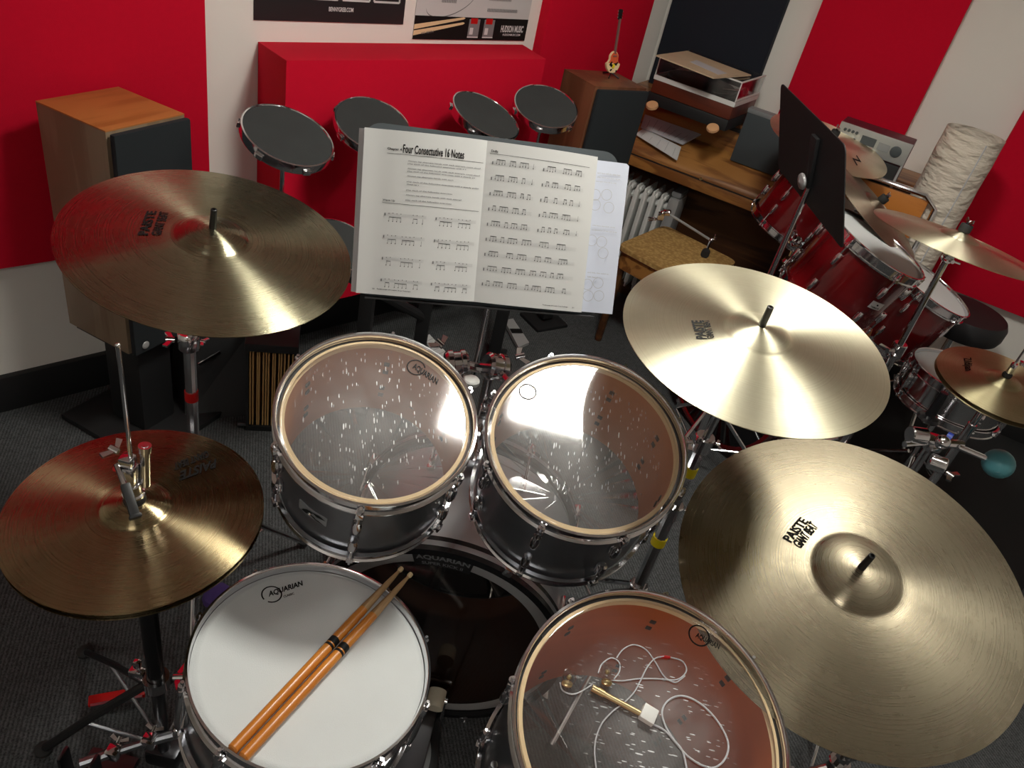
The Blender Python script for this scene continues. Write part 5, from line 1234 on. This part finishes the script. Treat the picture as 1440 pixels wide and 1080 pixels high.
# holder on the kick
t=thing('tom_mount','chrome double tom holder on top of the red bass drum','tom mount',at_z(1120,385,.60))
h0=at_z(1112,372,.66); h1=at_z(1140,385,.66)
for hh in (h0,h1):
    b=MB(); b.cyl(Vector((hh.x,hh.y,.56)),hh+Vector((0,0,.10)),.011); b.lathe([(0,0),(.035,0),(.038,.008),(.03,.02),(.014,.026),(.014,.05),(0,.052)],Matrix.Translation(hh),24); b.build('post','chrome',t)
hb=at_z(1160,352,.74); hc_=at_z(1118,338,.76)
b=MB(); b.sph(hb,.026,16,sc=(1,1,1.1)); b.tube([h1+Vector((0,0,.09)),hb],.012); wing(b,hb+Vector((-.03,-.02,.02)),(-1,-1,0),.02); b.build('ball_clamp','chrome',t)
b=MB(); b.sph(hc_,.026,16); b.tube([h0+Vector((0,0,.09)),hc_],.012); wing(b,hc_+Vector((-.02,-.02,.03)),(0,-.3,1),.02); b.build('ball_clamp','chrome',t)
he=at_z(1205,385,.72); b=MB(); b.tube([hb,he],.006); collar(b,he,(he-hb),.022,.05); b.build('hex_rod','lgrey',t)
# cymbals of the second kit
nz1=(RC@Vector((.29,-.86,-.42))).normalized()
def cym2(label,u,v,z,ncam,R,mm,texts=(),stand=None,base=None,nut=True,standl=None):
    c=at_z(u,v,z); n=(RC@Vector(ncam)).normalized() if ncam[2]<.0 else Vector(ncam).normalized()
    o,T,zf2=cymbal('crash_cymbal',label,c,n,R,.018,.055,.014,mm,texts)
    if standl:
        t=thing('cymbal_stand',standl,'cymbal stand',(base[0],base[1],0)); e=cymbal_top(t,c,n,zf2(.006),.03); top=Vector(c)+n*zf2(.006)
        b=MB(); collar(b,top+n*.012,n,.016,.022); b.build('upper_felt','rubber',t); b=MB(); wing(b,top+n*.028,n,.012); b.build('wing_nut','chrome',t)
        P=Vector((base[0],base[1],base[2])); b=MB(); b.tube([e,P],.009); b.build('boom_arm','chrome',t)
        b=MB(); b.cyl(P,(P.x,P.y,.35),.0125); b.build('upper_tube','chrome',t); b=MB(); b.cyl((P.x,P.y,.05),(P.x,P.y,.42),.0155); b.build('lower_tube','chrome',t)
        b=MB(); collar(b,P,(0,0,1),.022,.05); wing(b,P+Vector((-.03,-.02,0)),(-1,-.5,0),.02); b.build('clamp','chrome',t); tripod(t,Vector((P.x,P.y,0)),.30,.28,.8)
    return c,n
pz=at_z(1140,300,.80)
cym2('pale brass cymbal behind the black music stand, in front of the amplifier',1165,203,1.08,(.27,-.70,-.66),.225,'cym_r',[('Z',(1198,222),(1206,232),(1204,218))],base=(pz.x,pz.y,.85),standl='chrome stand of the pale cymbal behind the black music stand')
pz=at_z(1225,330,.80)
cym2('dark brown cymbal of the second kit tilted steeply before the paper lamp',1226,292,.98,(.62,-.52,-.59),.225,'cym_dark',base=(pz.x+.04,pz.y+.04,.75),standl='chrome stand of the dark brown cymbal before the paper lamp')
pz=at_z(1262,492,.68); 
cym2('bright brass cymbal at the right edge seen almost edge-on above the throne',1345,342,1.10,(.30,-.87,-.50),.2286,'cym_r',base=(pz.x,pz.y,.68),standl='chrome boom stand rising diagonally in front of the red toms')
# snare 2
c2s=at_z(1358,528,.58)
s2,TS2=drum('snare_drum','chrome snare drum with a white head of the second kit under the right hi-hats',c2s,(.05,.05,1),.178,.14,'chrome','maple',8,.1,mm_head='coated',sep=True,bolts=False)
t=thing('snare_stand','chrome stand under the chrome snare drum of the second kit','snare stand',(c2s.x,c2s.y,0))
b=MB(); b.cyl((c2s.x,c2s.y,.08),(c2s.x,c2s.y,.44),.012); b.build('post','chrome',t)
for k in range(3):
    a=.4+2*pi*k/3; u=Vector((cos(a),sin(a),0)); b=MB(); b.tube([Vector((c2s.x,c2s.y,.43)),c2s+u*.175-Vector((0,0,.162)),c2s+u*.192-Vector((0,0,.12))],.006); b.build('basket_arm','chrome',t)
tripod(t,Vector((c2s.x,c2s.y,0)),.22,.24,.2)
# hi-hat 2
ch2=Vector((1.356,1.993,.769)); nh2=Vector((-.038,-.065,.997)).normalized()
_,TH2,zh2=cymbal('hi_hat_cymbal','top brass hi-hat cymbal of the second kit at the right edge, script logo',ch2,nh2,.178,.014,.05,.013,'cym_z',[('Zildjian',(1352,503),(1354,522),(1366,502))])
cymbal('hi_hat_cymbal','bottom brass hi-hat cymbal of the second kit at the right edge',ch2-nh2*.013,nh2,.178,.014,.05,.013,'cym_z',flip=True)
t=thing('hi_hat_stand','chrome hi-hat stand of the second kit holding the right hi-hats','hi-hat stand',(ch2.x,ch2.y,0)); tp2=ch2+nh2*zh2(.006)
b=MB(); b.cyl((ch2.x,ch2.y,.3),(ch2.x,ch2.y,1.0),.0033); b.build('pull_rod','chrome',t)
b=MB(); collar(b,tp2+nh2*.006,nh2,.013,.012); b.build('felt','rubber',t)
b=MB(); collar(b,tp2+nh2*.03,nh2,.009,.034); wing(b,tp2+nh2*.05+Vector((.02,0,0)),(1,0,0),.012); b.build('clutch','chrome',t)
b=MB(); b.cyl((ch2.x,ch2.y,.45),(ch2.x,ch2.y,ch2.z-.035),.010); b.build('upper_tube','chrome',t)
b=MB(); b.cyl((ch2.x,ch2.y,.05),(ch2.x,ch2.y,.62),.0135); b.build('lower_tube','chrome',t)
tripod(t,Vector((ch2.x,ch2.y,0)),.28,.26,1.4)
# aux clamp with teal ball
zq=.60; pc=at_z(1311,622,zq); pb2=at_z(1404,652,zq-.03); pj=at_z(1352,625,zq)
t=thing('percussion_clamp','chrome multi-clamp with a black cymbal seat and a teal ball on a rod','clamp',(pc.x,pc.y,0))
b=MB(); b.box(pc,(.05,.05,.04),bev=.01); collar(b,at_z(1290,612,zq+.02),(1,.2,0),.024,.05); collar(b,at_z(1318,652,zq-.03),(1,-.4,.1),.024,.045); wing(b,at_z(1336,668,zq-.04),(1,-1,0),.018); b.sph(at_z(1325,622,zq+.02),.022,14); b.tube([pc,pj],.014); b.tube([at_z(1272,625,zq),pc],.009); b.build('clamp_body','chrome',t)
b=MB(); b.cyl(at_z(1331,613,zq+.03),at_z(1338,617,zq+.03),.014); b.build('blue_ring',mat('blue_plastic',srgb(40,60,150),.4),t)
sb=at_z(1304,590,zq+.06)
b=MB(Matrix.Translation(sb)); b.lathe([(0,0),(.030,0),(.032,.005),(.027,.012),(.014,.016),(.013,.03),(.0105,.095),(0,.096)],seg=28); b.build('cymbal_seat','blackg',t)
b=MB(); b.tube([at_z(1347,628,zq),pb2],.009); b.build('rod','chrome',t)
b=MB(); b.sph(pb2,.044,28,sc=(1,1,.95)); bl_=b.build('ball','teal',t,label='teal ball')
b=MB(); b.cyl(pb2+(O-pb2).normalized()*.040+Vector((.006,-.0,-.012)),pb2+(O-pb2).normalized()*.0445+Vector((.006,0,-.012)),.015); b.build('ball_cap','lgrey',bl_)
b=MB(); b.cyl((pc.x,pc.y,.04),(pc.x,pc.y,zq-.02),.0125); b.build('pole','chrome',t); tripod(t,Vector((pc.x,pc.y,0)),.28,.24,2.6)
P=[at_z(*p,.002) for p in ((1170,640),(1420,850),(1560,690),(1240,520))]
b=MB(); b.hexa(P+[p+Vector((0,0,.006)) for p in P]); o=b.build('floor_patch',mat('black_patch',srgb(24,24,25),.95,bump=.5,bscale=300)); setk(o,'flat black patch on the carpet under the second drum kit','floor_patch')  # thin flat black sheet over part of the carpet
# small floor cable
b=MB(); b.tube([at_z(*p,.005) for p in ((1250,560),(1290,600),(1350,640),(1400,600),(1440,625))],.003,smooth=6); o=b.build('cable','black'); setk(o,'thin black cable snaking over the carpet under the right hi-hats','cable')
